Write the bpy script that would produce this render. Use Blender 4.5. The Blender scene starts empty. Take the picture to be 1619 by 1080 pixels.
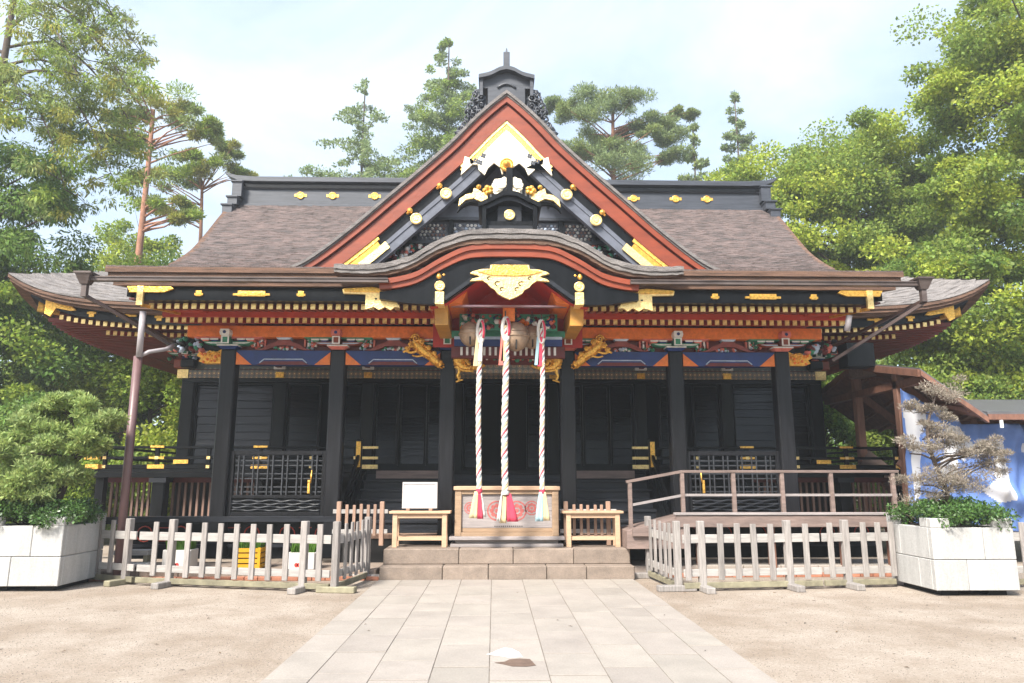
import bpy, bmesh, math, random
import numpy as np
from mathutils import Vector, Matrix
random.seed(7)
SC = bpy.context.scene
COL = SC.collection
PI = math.pi
# ------------------------------------------------------------------ camera
cd = bpy.data.cameras.new('camera'); cam = bpy.data.objects.new('camera', cd); COL.objects.link(cam)
cd.sensor_width = 36; cd.sensor_fit = 'HORIZONTAL'; cd.lens = 25.571
cd.clip_start = 0.1; cd.clip_end = 3000
cam.location = (-0.2, 0, 1.55)
cam.rotation_euler = (math.radians(90 + 10.782), 0, math.radians(-1.3946))
SC.camera = cam
# ------------------------------------------------------------------ world, sun, exposure
SUN_EL, SUN_AZ = 46, 212            # degrees; azimuth from +Y clockwise (behind the camera, left)
W = bpy.data.worlds.new('World'); SC.world = W; W.use_nodes = True
nt = W.node_tree; nt.nodes.clear()
def N(t, **k):
    n = nt.nodes.new(t)
    for a, b in k.items(): setattr(n, a, b)
    return n
sky = N('ShaderNodeTexSky', sky_type='NISHITA', sun_disc=False)
sky.sun_elevation = math.radians(SUN_EL); sky.sun_rotation = math.radians(SUN_AZ)
sky.air_density = 1.0; sky.dust_density = 2.0; sky.ozone_density = 1.0
tc = N('ShaderNodeTexCoord'); sp = N('ShaderNodeSeparateXYZ')
nt.links.new(tc.outputs['Generated'], sp.inputs[0])
den = N('ShaderNodeMath', operation='ADD'); den.inputs[1].default_value = 0.25
nt.links.new(sp.outputs['Z'], den.inputs[0])
mx = N('ShaderNodeMath', operation='MAXIMUM'); mx.inputs[1].default_value = 0.08; nt.links.new(den.outputs[0], mx.inputs[0])
dv = N('ShaderNodeVectorMath', operation='SCALE')
rc = N('ShaderNodeMath', operation='DIVIDE'); rc.inputs[0].default_value = 1.0; nt.links.new(mx.outputs[0], rc.inputs[1])
nt.links.new(tc.outputs['Generated'], dv.inputs[0]); nt.links.new(rc.outputs[0], dv.inputs['Scale'])
nz = N('ShaderNodeTexNoise'); nz.inputs['Scale'].default_value = 1.5; nz.inputs['Detail'].default_value = 9; nz.inputs['Roughness'].default_value = 0.58
nz.inputs['Distortion'].default_value = 0.4
nt.links.new(dv.outputs[0], nz.inputs['Vector'])
cr = N('ShaderNodeValToRGB'); cr.color_ramp.elements[0].position = 0.40; cr.color_ramp.elements[1].position = 0.66
cr.color_ramp.elements[0].color = (0.34, 0.34, 0.34, 1); cr.color_ramp.elements[1].color = (0.95, 0.95, 0.95, 1)
nt.links.new(nz.outputs[0], cr.inputs[0])
CLOUD = (3.15, 3.65, 4.25, 1)
mix = N('ShaderNodeMixRGB'); mix.inputs[2].default_value = CLOUD
nt.links.new(cr.outputs[0], mix.inputs[0]); nt.links.new(sky.outputs[0], mix.inputs[1])
bg = N('ShaderNodeBackground'); bg.inputs[1].default_value = 0.058
nt.links.new(mix.outputs[0], bg.inputs[0])
wo = N('ShaderNodeOutputWorld'); nt.links.new(bg.outputs[0], wo.inputs[0])
sd = bpy.data.lights.new('sun', 'SUN'); sun = bpy.data.objects.new('sun', sd); COL.objects.link(sun)
sd.energy = 1.75; sd.angle = math.radians(13); sd.color = (1.0, 0.95, 0.87)
az, el = math.radians(SUN_AZ), math.radians(SUN_EL)
sv = Vector((math.sin(az)*math.cos(el), math.cos(az)*math.cos(el), math.sin(el)))
sun.rotation_euler = sv.to_track_quat('Z', 'Y').to_euler(); sun.location = (-10, -15, 30)
vs = SC.view_settings; vs.view_transform = 'Standard'; vs.look = 'None'; vs.gamma = 1; vs.use_curve_mapping = False
vs.exposure = 2.5
SC.cycles.max_bounces = 8; SC.cycles.transparent_max_bounces = 6
SC.cycles.diffuse_bounces = 3; SC.cycles.glossy_bounces = 3; SC.cycles.transmission_bounces = 3
SC.cycles.sample_clamp_indirect = 6

# ------------------------------------------------------------------ materials
def M(name, col, rough=0.6, metal=0.0, var=0.0, vscale=4.0, stretch=(1, 1, 1), bump=0.0, bscale=None, objvar=0.0,
      island=0.0, spec=0.5, coat=0.0, col2=None, translucent=0.0, hue=0.0, fine=0.0, detail=5):
    m = bpy.data.materials.new(name); m.use_nodes = True
    t = m.node_tree; p = t.nodes['Principled BSDF']
    p.inputs['Roughness'].default_value = rough; p.inputs['Metallic'].default_value = metal
    p.inputs['Specular IOR Level'].default_value = spec
    if coat: p.inputs['Coat Weight'].default_value = coat; p.inputs['Coat Roughness'].default_value = 0.12
    def nd(k, **a):
        n = t.nodes.new(k)
        for x, y in a.items(): setattr(n, x, y)
        return n
    tcn = nd('ShaderNodeTexCoord'); mp = nd('ShaderNodeMapping'); mp.inputs['Scale'].default_value = stretch
    t.links.new(tcn.outputs['Object'], mp.inputs[0])
    oi = nd('ShaderNodeObjectInfo')
    if objvar:                                   # shift the pattern from copy to copy
        ml = nd('ShaderNodeVectorMath', operation='SCALE'); ml.inputs[0].default_value = (31, 17, 23)
        t.links.new(oi.outputs['Random'], ml.inputs['Scale']); t.links.new(ml.outputs[0], mp.inputs['Location'])
    c = None
    if var or col2:
        nn = nd('ShaderNodeTexNoise'); nn.inputs['Scale'].default_value = vscale; nn.inputs['Detail'].default_value = detail
        nn.inputs['Roughness'].default_value = 0.65
        t.links.new(mp.outputs[0], nn.inputs['Vector'])
        r = nd('ShaderNodeValToRGB'); r.color_ramp.elements[0].position = 0.3; r.color_ramp.elements[1].position = 0.7
        c2 = col2 or tuple(x*(1+var) for x in col)
        c1 = tuple(x*(1-var) for x in col)
        r.color_ramp.elements[0].color = (*c1, 1); r.color_ramp.elements[1].color = (*c2, 1)
        t.links.new(nn.outputs[0], r.inputs[0]); c = r.outputs[0]
        # uneven gloss
        mr = nd('ShaderNodeMapRange'); mr.inputs['To Min'].default_value = max(0, rough-0.08); mr.inputs['To Max'].default_value = min(1, rough+0.1)
        t.links.new(nn.outputs[0], mr.inputs[0]); t.links.new(mr.outputs[0], p.inputs['Roughness'])
    if c is None:
        rg = nd('ShaderNodeRGB'); rg.outputs[0].default_value = (*col, 1); c = rg.outputs[0]
    if fine:
        fn = nd('ShaderNodeTexNoise'); fn.inputs['Scale'].default_value = 60; fn.inputs['Detail'].default_value = 3
        t.links.new(tcn.outputs['Object'], fn.inputs['Vector'])
        mr = nd('ShaderNodeMapRange'); mr.inputs['From Min'].default_value = 0.3; mr.inputs['From Max'].default_value = 0.7
        mr.inputs['To Min'].default_value = 1-fine; mr.inputs['To Max'].default_value = 1+fine
        t.links.new(fn.outputs[0], mr.inputs[0])
        hs = nd('ShaderNodeHueSaturation'); t.links.new(c, hs.inputs['Color']); t.links.new(mr.outputs[0], hs.inputs['Value']); c = hs.outputs[0]
    def vary(src, amt, c, salt):
        mr = nd('ShaderNodeMapRange'); mr.inputs['To Min'].default_value = 1-amt; mr.inputs['To Max'].default_value = 1+amt
        t.links.new(src, mr.inputs[0])
        hs = nd('ShaderNodeHueSaturation'); t.links.new(c, hs.inputs['Color']); t.links.new(mr.outputs[0], hs.inputs['Value'])
        if hue:
            wn = nd('ShaderNodeTexWhiteNoise', noise_dimensions='1D'); t.links.new(src, wn.inputs['W'])
            m2 = nd('ShaderNodeMapRange'); m2.inputs['To Min'].default_value = 0.5-hue; m2.inputs['To Max'].default_value = 0.5+hue
            t.links.new(wn.outputs['Value'], m2.inputs[0]); t.links.new(m2.outputs[0], hs.inputs['Hue'])
        return hs.outputs[0]
    if objvar: c = vary(oi.outputs['Random'], objvar, c, 1)
    if island:
        g = nd('ShaderNodeNewGeometry'); c = vary(g.outputs['Random Per Island'], island, c, 2)
    t.links.new(c, p.inputs['Base Color'])
    if bump:
        bn = nd('ShaderNodeTexNoise'); bn.inputs['Scale'].default_value = bscale or vscale*6; bn.inputs['Detail'].default_value = 6
        t.links.new(mp.outputs[0], bn.inputs['Vector'])
        b = nd('ShaderNodeBump'); b.inputs['Strength'].default_value = bump; b.inputs['Distance'].default_value = 0.02
        t.links.new(bn.outputs[0], b.inputs['Height']); t.links.new(b.outputs[0], p.inputs['Normal'])
    if translucent:
        tr = nd('ShaderNodeBsdfTranslucent'); t.links.new(c, tr.inputs[0])
        ms = nd('ShaderNodeMixShader'); ms.inputs[0].default_value = translucent
        o = t.nodes['Material Output']
        t.links.new(p.outputs[0], ms.inputs[1]); t.links.new(tr.outputs[0], ms.inputs[2]); t.links.new(ms.outputs[0], o.inputs[0])
    return m

BLACK = M('black_lacquer', (0.004, 0.0045, 0.0055), 0.33, spec=0.2, var=0.5, vscale=3, stretch=(3, 3, .5), bump=0.08)
PILLAR = M('pillar_lacquer', (0.010, 0.010, 0.012), 0.36, spec=0.28, var=0.5, vscale=4, stretch=(6, 6, .4), bump=0.12, objvar=0.2)
SHINY = M('shutter_lacquer', (0.0025, 0.003, 0.0035), 0.15, spec=0.28, var=0.4, vscale=3, stretch=(.6, 1, 5), bump=0.3, bscale=7, objvar=0.25)
BARGE = M('barge_lacquer_sky_sheen', (0.105, 0.113, 0.140), 0.35, var=0.3, vscale=3, stretch=(1, 2, 1), bump=0.06)  # black lacquer greyed: sky reflection painted into the base colour
CREAMG = M('highlight_whitened_gold', (1.0, 0.90, 0.68), 0.4, metal=0.3, var=0.06, vscale=10, bump=0.25, bscale=45)  # gold whitened in its colour to stand for a blown highlight
GREYLAC = M('worn_grey_lacquer', (0.016, 0.0175, 0.022), 0.38, spec=0.3, var=0.35, vscale=3, stretch=(.5, 2, 4), bump=0.1, objvar=0.12)
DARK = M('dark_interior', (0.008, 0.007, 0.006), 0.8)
RED = M('vermilion', (0.215, 0.036, 0.009), 0.45, var=0.22, vscale=3, stretch=(.6, 2, 2), bump=0.08)
RED2 = M('vermilion_shade_lift', (0.42, 0.040, 0.016), 0.5, var=0.25, vscale=3)  # red raised in the colour to make up for shade under the eaves
ORANGE = M('orange_beam', (0.70, 0.17, 0.022), 0.5, var=0.2, vscale=14)  # orange brightened in the colour to offset the eave shade
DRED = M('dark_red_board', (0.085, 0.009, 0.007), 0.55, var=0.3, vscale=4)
SOFRED = M('soffit_red_shaded', (0.15, 0.016, 0.010), 0.55, var=0.3, vscale=4)  # darker red: the shade under the side eaves put into the colour
GOLD = M('gold_leaf', (0.85, 0.48, 0.10), 0.36, metal=0.75, var=0.4, vscale=26, bump=0.6, bscale=34)
GOLDW = M('pale_gold', (0.95, 0.68, 0.28), 0.36, metal=0.6, var=0.28, vscale=26, bump=0.55, bscale=34)
GOLDD = M('deep_gold', (0.72, 0.36, 0.06), 0.4, metal=0.6, var=0.3, vscale=18, bump=0.4, bscale=40)
ARCHRED = M('arch_red', (0.42, 0.03, 0.022), 0.5, var=0.2, vscale=4)
FRIEZE = M('frieze_grey', (0.24, 0.235, 0.25), 0.6, var=0.2, vscale=9)
BLUE = M('ultramarine_paint', (0.013, 0.036, 0.15), 0.5, var=0.25, vscale=5)
PALEBLUE = M('pale_blue_paint', (0.42, 0.50, 0.62), 0.5, var=0.2, vscale=8)
GREEN = M('malachite_paint', (0.04, 0.22, 0.13), 0.5, var=0.3, vscale=9)
WHITEP = M('white_trim_paint', (0.72, 0.70, 0.67), 0.5, var=0.2, vscale=12)
PINK = M('faded_red_paint', (0.60, 0.16, 0.12), 0.5, var=0.25, vscale=12)
MAROON = M('maroon_paint', (0.12, 0.016, 0.014), 0.5, var=0.3, vscale=9)
BARK = M('bark_shingle', (0.070, 0.061, 0.058), 0.92, var=0.35, vscale=3.2, stretch=(.75, 1.6, 1.6), bump=0.8, bscale=24, fine=0.45, col2=(0.165, 0.120, 0.110), detail=12)
BARKG = M('bark_shingle_grey', (0.165, 0.150, 0.143), 0.9, var=0.4, vscale=6, stretch=(.5, 2, 2), bump=0.7, bscale=30, fine=0.3)
BARKE = M('bark_edge', (0.125, 0.070, 0.046), 0.85, var=0.6, vscale=4, stretch=(.5, 2, 9), bump=0.5, bscale=26, fine=0.25)
GUTTER = M('copper_gutter', (0.065, 0.04, 0.032), 0.55, metal=0.1, var=0.5, vscale=1.6, stretch=(1, 3, 3), col2=(0.115, 0.088, 0.08))
COPPERD = M('dark_copper', (0.06, 0.036, 0.03), 0.5, metal=0.2, var=0.3, vscale=3)
PIPE = M('brown_pipe', (0.15, 0.085, 0.085), 0.42, var=0.12, vscale=3)
PIPEL = M('grey_pipe', (0.33, 0.30, 0.31), 0.4, var=0.1, vscale=3)
RIDGE = M('ridge_lacquer', (0.045, 0.050, 0.062), 0.42, var=0.35, vscale=3, stretch=(.4, 2, 5), bump=0.15)
STONE = M('tan_stone', (0.235, 0.185, 0.148), 0.85, var=0.22, vscale=5, bump=0.3, objvar=0.09, fine=0.16)
SLAB = M('path_slab', (0.305, 0.272, 0.238), 0.8, var=0.13, vscale=1.6, bump=0.25, objvar=0.05, fine=0.10, hue=0.006)
JOINT = M('joint_mortar', (0.17, 0.145, 0.12), 0.95, var=0.35, vscale=12)
CONC = M('white_concrete', (0.43, 0.425, 0.41), 0.85, var=0.15, vscale=2.6, bump=0.4, bscale=40, objvar=0.08, fine=0.1, stretch=(2.6, 2.6, .45), detail=10)
FENCE = M('weathered_fence_wood', (0.285, 0.26, 0.243), 0.85, var=0.3, vscale=6, stretch=(6, 6, .6), bump=0.35, objvar=0.16, hue=0.006)
FENCEL = M('pale_fence_wood', (0.365, 0.345, 0.325), 0.85, var=0.22, vscale=6, stretch=(.6, 6, 6), bump=0.3, objvar=0.1)
FENCEM = M('mossy_fence_wood', (0.22, 0.20, 0.135), 0.9, var=0.35, vscale=5, bump=0.4, objvar=0.15)
TAN = M('tan_wood', (0.33, 0.21, 0.15), 0.7, var=0.22, vscale=5, stretch=(5, 5, .6), bump=0.25, objvar=0.15)
PINE = M('fresh_pine_wood', (0.50, 0.33, 0.21), 0.6, var=0.12, vscale=4, stretch=(1, 6, 6), bump=0.15, objvar=0.08)
BOXW = M('offering_box_wood', (0.32, 0.215, 0.135), 0.65, var=0.2, vscale=4, stretch=(.7, 5, 5), bump=0.2, objvar=0.06)
GREYW = M('silvered_wood', (0.30, 0.265, 0.255), 0.8, var=0.25, vscale=5, stretch=(.5, 4, 6), bump=0.35, objvar=0.08)
RAMPW = M('ramp_wood', (0.20, 0.145, 0.125), 0.75, var=0.3, vscale=4, stretch=(.6, 4, 4), bump=0.25, objvar=0.15)
SHEDW = M('shed_red_brown_wood', (0.19, 0.09, 0.06), 0.7, var=0.28, vscale=4, stretch=(3, 3, 1), bump=0.2, objvar=0.15)
SHEDM = M('shed_roof_metal', (0.13, 0.13, 0.14), 0.45, metal=0.3, var=0.15, vscale=3)
SHEDP = M('shelter_post_wood', (0.26, 0.135, 0.095), 0.7, var=0.25, vscale=4, stretch=(4, 4, .6), bump=0.2, objvar=0.1)
LATT = M('lattice_lacquer', (0.034, 0.036, 0.042), 0.45, var=0.2, vscale=5, objvar=0.1)
BROWNSLAT = M('brown_slat_wood', (0.20, 0.12, 0.09), 0.75, var=0.25, vscale=5, stretch=(4, 4, .6), objvar=0.25)
SAND = M('sandy_gravel', (0.40, 0.31, 0.24), 0.95)
CLOTHB = M('curtain_blue', (0.105, 0.19, 0.45), 0.75, var=0.15, vscale=2)
CLOTHW = M('curtain_white', (0.55, 0.55, 0.57), 0.75, var=0.06, vscale=2)
WHITE = M('white_board', (0.86, 0.86, 0.86), 0.5)
OFFW = M('grey_white_frame', (0.48, 0.45, 0.43), 0.6)
ROPEW = M('rope_white', (0.60, 0.58, 0.54), 0.85, var=0.1, vscale=30)
ROPEY = M('rope_cream', (0.60, 0.47, 0.27), 0.85, var=0.1, vscale=30)
ROPER = M('rope_red', (0.55, 0.05, 0.09), 0.85, var=0.15, vscale=30)
ROPEB = M('rope_pale_blue', (0.32, 0.47, 0.52), 0.85, var=0.1, vscale=30)
BRONZE = M('bell_bronze', (0.36, 0.25, 0.17), 0.5, metal=0.35, var=0.3, vscale=8, bump=0.15)
STEEL = M('pink_steel_bar', (0.50, 0.30, 0.31), 0.3, metal=0.5)
CRATEY = M('yellow_crate_plastic', (0.55, 0.28, 0.01), 0.45, var=0.08, vscale=5)
BOXWHT = M('foam_box_white', (0.55, 0.53, 0.50), 0.8, var=0.06, vscale=6)
REDMARK = M('red_print', (0.55, 0.04, 0.03), 0.6)
CREST = M('crest_red', (0.40, 0.10, 0.09), 0.75, var=0.35, vscale=25)
SOIL = M('soil', (0.06, 0.045, 0.032), 0.95, var=0.4, vscale=20)
GRASS = M('seedling_green', (0.10, 0.22, 0.02), 0.6, island=0.3, translucent=0.35)
TRUNK = M('tree_bark', (0.085, 0.062, 0.048), 0.9, var=0.4, vscale=6, stretch=(4, 4, .7), bump=0.6)
REDTRUNK = M('red_pine_bark', (0.30, 0.145, 0.09), 0.9, var=0.35, vscale=5, stretch=(4, 4, .8), bump=0.6)
def leafmat(n, c, tr=0.5, isl=0.45, hue=0.02): return M(n, c, 0.55, island=isl, hue=hue, translucent=tr, spec=0.3)
L_BROAD = leafmat('leaf_broad_green', (0.25, 0.335, 0.065))
L_YELL = leafmat('leaf_yellow_green', (0.37, 0.44, 0.06))
L_MID = leafmat('leaf_mid_green', (0.18, 0.27, 0.055))  # one even mid green for whole clumps
L_DARK = leafmat('leaf_dark_green', (0.16, 0.26, 0.055))
L_BRIGHT = leafmat('leaf_bright_green', (0.26, 0.35, 0.055))
L_PINE = leafmat('needle_green', (0.25, 0.31, 0.095), 0.42)
L_PINEY = leafmat('needle_yellow_green', (0.33, 0.33, 0.06), 0.45)
L_CONIF = leafmat('conifer_green_hazed', (0.24, 0.31, 0.13), 0.45)  # green paled in the colour to stand for haze on the far trees
L_BONS = leafmat('bonsai_needle_green', (0.32, 0.40, 0.15), 0.4, 0.35)
L_MOUND = leafmat('mound_leaf_green', (0.34, 0.43, 0.14), 0.45, 0.35)
L_DEAD = leafmat('dry_needle_brown', (0.32, 0.275, 0.22), 0.3, 0.35)
L_GLOSS = M('shrub_leaf', (0.075, 0.15, 0.035), 0.35, island=0.45, translucent=0.25, hue=0.015)
# patterned lintel paint: small dots on brown
def pattern_mat():
    m = bpy.data.materials.new('diaper_pattern_paint'); m.use_nodes = True; t = m.node_tree; p = t.nodes['Principled BSDF']
    tcn = t.nodes.new('ShaderNodeTexCoord'); mp = t.nodes.new('ShaderNodeMapping'); mp.inputs['Scale'].default_value = (9.5, 9.5, 9.5)
    t.links.new(tcn.outputs['Object'], mp.inputs[0])
    v = t.nodes.new('ShaderNodeTexVoronoi'); v.voronoi_dimensions = '3D'; v.inputs['Randomness'].default_value = 0.12; v.inputs['Scale'].default_value = 1.0
    t.links.new(mp.outputs[0], v.inputs['Vector'])
    r = t.nodes.new('ShaderNodeValToRGB'); e = r.color_ramp.elements
    e[0].position = 0.10; e[0].color = (0.9, 0.68, 0.3, 1); e[1].position = 0.2; e[1].color = (0.20, 0.13, 0.09, 1)
    x = e.new(0.42); x.color = (0.26, 0.21, 0.17, 1); x = e.new(0.5); x.color = (0.10, 0.115, 0.11, 1)
    t.links.new(v.outputs['Distance'], r.inputs[0]); t.links.new(r.outputs[0], p.inputs['Base Color']); p.inputs['Roughness'].default_value = 0.5
    return m
PATTERN = pattern_mat()
def sand_tune():
    t = SAND.node_tree; p = t.nodes['Principled BSDF']
    tcn = t.nodes.new('ShaderNodeTexCoord')
    def noise(s, d, ro=0.6):
        n = t.nodes.new('ShaderNodeTexNoise'); n.inputs['Scale'].default_value = s; n.inputs['Detail'].default_value = d; n.inputs['Roughness'].default_value = ro
        t.links.new(tcn.outputs['Object'], n.inputs['Vector']); return n.outputs[0]
    def ramp(src, a, b, ca, cb):
        r = t.nodes.new('ShaderNodeValToRGB'); r.color_ramp.elements[0].position = a; r.color_ramp.elements[1].position = b
        r.color_ramp.elements[0].color = (*ca, 1); r.color_ramp.elements[1].color = (*cb, 1); t.links.new(src, r.inputs[0]); return r.outputs[0]
    base = ramp(noise(0.7, 12, 0.72), 0.40, 0.60, (0.27, 0.215, 0.165), (0.385, 0.33, 0.275))
    f = ramp(noise(38, 6, 0.8), 0.32, 0.66, (0.66, 0.64, 0.62), (1.18, 1.18, 1.18))
    mm = t.nodes.new('ShaderNodeMixRGB'); mm.blend_type = 'MULTIPLY'; mm.inputs[0].default_value = 1
    t.links.new(base, mm.inputs[1]); t.links.new(f, mm.inputs[2]); t.links.new(mm.outputs[0], p.inputs['Base Color'])
    b = t.nodes.new('ShaderNodeBump'); b.inputs['Strength'].default_value = 0.7; b.inputs['Distance'].default_value = 0.015
    t.links.new(noise(60, 4, 0.7), b.inputs['Height']); t.links.new(b.outputs[0], p.inputs['Normal'])
sand_tune()

# ------------------------------------------------------------------ mesh helpers
ORG = {}                                   # world origin of things and parts (for children built in world coordinates)
class MB:
    def __init__(s): s.v = []; s.f = []; s.m = []; s.sm = []
    def add(s, vs, fs, m=0, smooth=False):
        o = len(s.v); s.v += [tuple(x) for x in vs]
        for f in fs: s.f.append(tuple(o+i for i in f)); s.m.append(m); s.sm.append(smooth)
        return s
    def box(s, x0, x1, y0, y1, z0, z1, m=0):
        return s.add([(x0,y0,z0),(x1,y0,z0),(x1,y1,z0),(x0,y1,z0),(x0,y0,z1),(x1,y0,z1),(x1,y1,z1),(x0,y1,z1)],
                     [(3,2,1,0),(4,5,6,7),(0,1,5,4),(1,2,6,5),(2,3,7,6),(3,0,4,7)], m)
    def hexa(s, lo, hi, m=0):               # 4 low points, 4 high points
        return s.add(list(lo)+list(hi), [(3,2,1,0),(4,5,6,7),(0,1,5,4),(1,2,6,5),(2,3,7,6),(3,0,4,7)], m)
    def bar(s, a, b, w, h, m=0, up=(0,0,1)):
        a, b = Vector(a), Vector(b); d = (b-a).normalized(); u = Vector(up)
        r = d.cross(u).normalized(); u = r.cross(d).normalized()
        r *= w/2; u *= h/2
        return s.add([a-r-u, a+r-u, b+r-u, b-r-u, a-r+u, a+r+u, b+r+u, b-r+u],
                     [(3,2,1,0),(4,5,6,7),(0,1,5,4),(1,2,6,5),(2,3,7,6),(3,0,4,7)], m)
    def tube(s, pts, rad, n=8, m=0, caps=True, smooth=True, phase=0):
        pts = [Vector(p) for p in pts]
        if not hasattr(rad, '__len__'): rad = [rad]*len(pts)
        vs = []; ref = None
        for i, p in enumerate(pts):
            d = (pts[min(i+1, len(pts)-1)] - pts[max(i-1, 0)])
            if d.length < 1e-9: d = Vector((0,0,1))
            d.normalize()
            if ref is None or abs(ref.dot(d)) > 0.98:
                ref = Vector((0,0,1)) if abs(d.z) < 0.9 else Vector((1,0,0))
            a = (ref - d*ref.dot(d)).normalized(); b = d.cross(a); ref = a
            for k in range(n):
                t = 2*PI*k/n + phase
                vs.append(p + (a*math.cos(t) + b*math.sin(t))*rad[i])
        fs = [(i*n+k, i*n+(k+1)%n, (i+1)*n+(k+1)%n, (i+1)*n+k) for i in range(len(pts)-1) for k in range(n)]
        if caps: fs += [tuple(range(n-1, -1, -1)), tuple((len(pts)-1)*n+k for k in range(n))]
        return s.add(vs, fs, m, smooth)
    def plate(s, poly, y0, y1, m=0, plane='xz', c=(0,0)):   # extruded outline; plane xz: extrude along y
        n = len(poly)
        if plane == 'xz': A = [(x+c[0], y0, z+c[1]) for x, z in poly]; B = [(x+c[0], y1, z+c[1]) for x, z in poly]
        elif plane == 'yz': A = [(y0, x+c[0], z+c[1]) for x, z in poly]; B = [(y1, x+c[0], z+c[1]) for x, z in poly]
        else: A = [(x+c[0], z+c[1], y0) for x, z in poly]; B = [(x+c[0], z+c[1], y1) for x, z in poly]
        return s.add(A+B, [tuple(range(n)), tuple(range(2*n-1, n-1, -1))] + [(i, n+i, n+(i+1)%n, (i+1)%n) for i in range(n)], m)
    def strip(s, top, bot, y0, y1, m=0):     # band between two polylines (x,z), extruded y0..y1
        n = len(top)
        vs = [(x, y0, z) for x, z in top] + [(x, y0, z) for x, z in bot] + [(x, y1, z) for x, z in top] + [(x, y1, z) for x, z in bot]
        fs = []
        for i in range(n-1):
            fs += [(n+i, n+i+1, i+1, i), (2*n+i, 2*n+i+1, 3*n+i+1, 3*n+i), (i, i+1, 2*n+i+1, 2*n+i), (3*n+i, 3*n+i+1, n+i+1, n+i)]
        fs += [(0, 2*n, 3*n, n), (n-1, 2*n-1, 4*n-1, 3*n-1)]
        return s.add(vs, fs, m)
    def lathe(s, prof, c, n=16, m=0, axis='z', smooth=True):
        vs = []
        for r, h in prof:
            for k in range(n):
                t = 2*PI*k/n; a, b = r*math.cos(t), r*math.sin(t)
                vs.append((c[0]+a, c[1]+b, c[2]+h) if axis == 'z' else (c[0]+a, c[1]+h, c[2]+b))
        fs = [(i*n+k, i*n+(k+1)%n, (i+1)*n+(k+1)%n, (i+1)*n+k) for i in range(len(prof)-1) for k in range(n)]
        return s.add(vs, fs, m, smooth)
    def disc(s, c, r, d, n=16, m=0):         # round boss facing -y, thickness d
        return s.lathe([(0.001, -d), (r*.35, -d), (r*.45, -d*.7), (r*.75, -d*.75), (r*.85, -d), (r, -d*.8), (r, 0)], c, n, m, 'y', False)
    def grid(s, P, m=0, smooth=False):
        nu, nv = len(P), len(P[0])
        vs = [p for row in P for p in row]
        return s.add(vs, [(i*nv+j, (i+1)*nv+j, (i+1)*nv+j+1, i*nv+j+1) for i in range(nu-1) for j in range(nv-1)], m, smooth)
    def build(s, name, mats, parent=None, org=None, bevel=0.0, recalc=True, link=True):
        if not isinstance(mats, (list, tuple)): mats = [mats]
        me = bpy.data.meshes.new(name)
        po = ORG.get(parent.name, Vector((0,0,0))) if parent else Vector((0,0,0))
        o0 = Vector(org) if org is not None else po
        me.from_pydata([(v[0]-o0.x, v[1]-o0.y, v[2]-o0.z) for v in s.v], [], s.f)
        for m in mats: me.materials.append(m)
        me.polygons.foreach_set('material_index', s.m); me.polygons.foreach_set('use_smooth', s.sm)
        if recalc:
            b = bmesh.new(); b.from_mesh(me); bmesh.ops.recalc_face_normals(b, faces=b.faces); b.to_mesh(me); b.free()
        me.update()
        o = bpy.data.objects.new(name, me); COL.objects.link(o)
        if parent: o.parent = parent
        o.location = o0 - po
        ORG[o.name] = o0
        if bevel:
            md = o.modifiers.new('bevel', 'BEVEL'); md.width = bevel; md.segments = 1; md.limit_method = 'ANGLE'; md.angle_limit = 0.6
        return o
def tag(o, label=None, cat=None, group=None, kind=None):
    if label: o['label'] = label
    if cat: o['category'] = cat
    if group: o['group'] = group
    if kind: o['kind'] = kind
    return o
def empty(name, loc, label, cat, group=None, rz=0.0):
    o = bpy.data.objects.new(name, None); COL.objects.link(o); o.location = loc; o.rotation_euler = (0, 0, rz)
    o.empty_display_size = 0.2
    ORG[o.name] = Vector(loc)
    return tag(o, label, cat, group)
def local(o): ORG[o.name] = Vector((0,0,0)); return o     # children of this thing are built in its own coordinates
def inst(src, parent, loc, rot=None, scale=None, name=None):        # copy of one part at world location loc
    c = src.copy(); COL.objects.link(c); c.parent = parent
    po = ORG.get(parent.name, Vector((0,0,0))) if parent else Vector((0,0,0))
    c.location = Vector(loc) - po
    if rot: c.rotation_euler = rot
    if scale: c.scale = scale
    ORG[c.name] = Vector(loc)
    return c
def copy_tree(o, parent=None):
    c = o.copy(); COL.objects.link(c); c.parent = parent
    ORG[c.name] = ORG.get(o.name, Vector((0,0,0)))
    for ch in list(o.children): copy_tree(ch, c)
    return c
def B(x0,x1,y0,y1,z0,z1): return MB().box(x0,x1,y0,y1,z0,z1)
def mirror(poly): return [(x, z) for x, z in poly] + [(-x, z) for x, z in reversed(poly) if abs(x) > 1e-6]
def interp(x, pts):
    for (a, fa), (b, fb) in zip(pts, pts[1:]):
        if x <= b: return fa + (fb-fa)*(x-a)/(b-a) if b != a else fa
    return pts[-1][1]
def smoothline(pts, k=4):                    # Catmull-Rom
    P = [pts[0]] + list(pts) + [pts[-1]]; out = []
    for i in range(1, len(P)-2):
        for j in range(k):
            t = j/k; r = []
            for a, b, c, d in zip(P[i-1], P[i], P[i+1], P[i+2]):
                r.append(0.5*((2*b)+(-a+c)*t+(2*a-5*b+4*c-d)*t*t+(-a+3*b-3*c+d)*t**3))
            out.append(tuple(r))
    return out + [tuple(pts[-1])]
# ================================================================== GROUND
def ground():
    mb = MB(); mb.grid([[(x, y, 0) for y in (-400, 0, 3, 12, 30, 900)] for x in (-900, -20, 0, 20, 900)])
    tag(mb.build('ground', SAND), kind='structure')
ground()
# ================================================================== SHRINE HALL
S = empty('shrine_hall', (0.04, 16.5, 0), 'black and red lacquered shrine hall with gold fittings, bark roof and arched porch', 'shrine')
ORG[S.name] = Vector((0, 16.5, 0))
PX = [-5.05, -3.08, -1.09, 1.09, 3.08, 5.05]
MX = [-7.1] + PX + [7.1]
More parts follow.
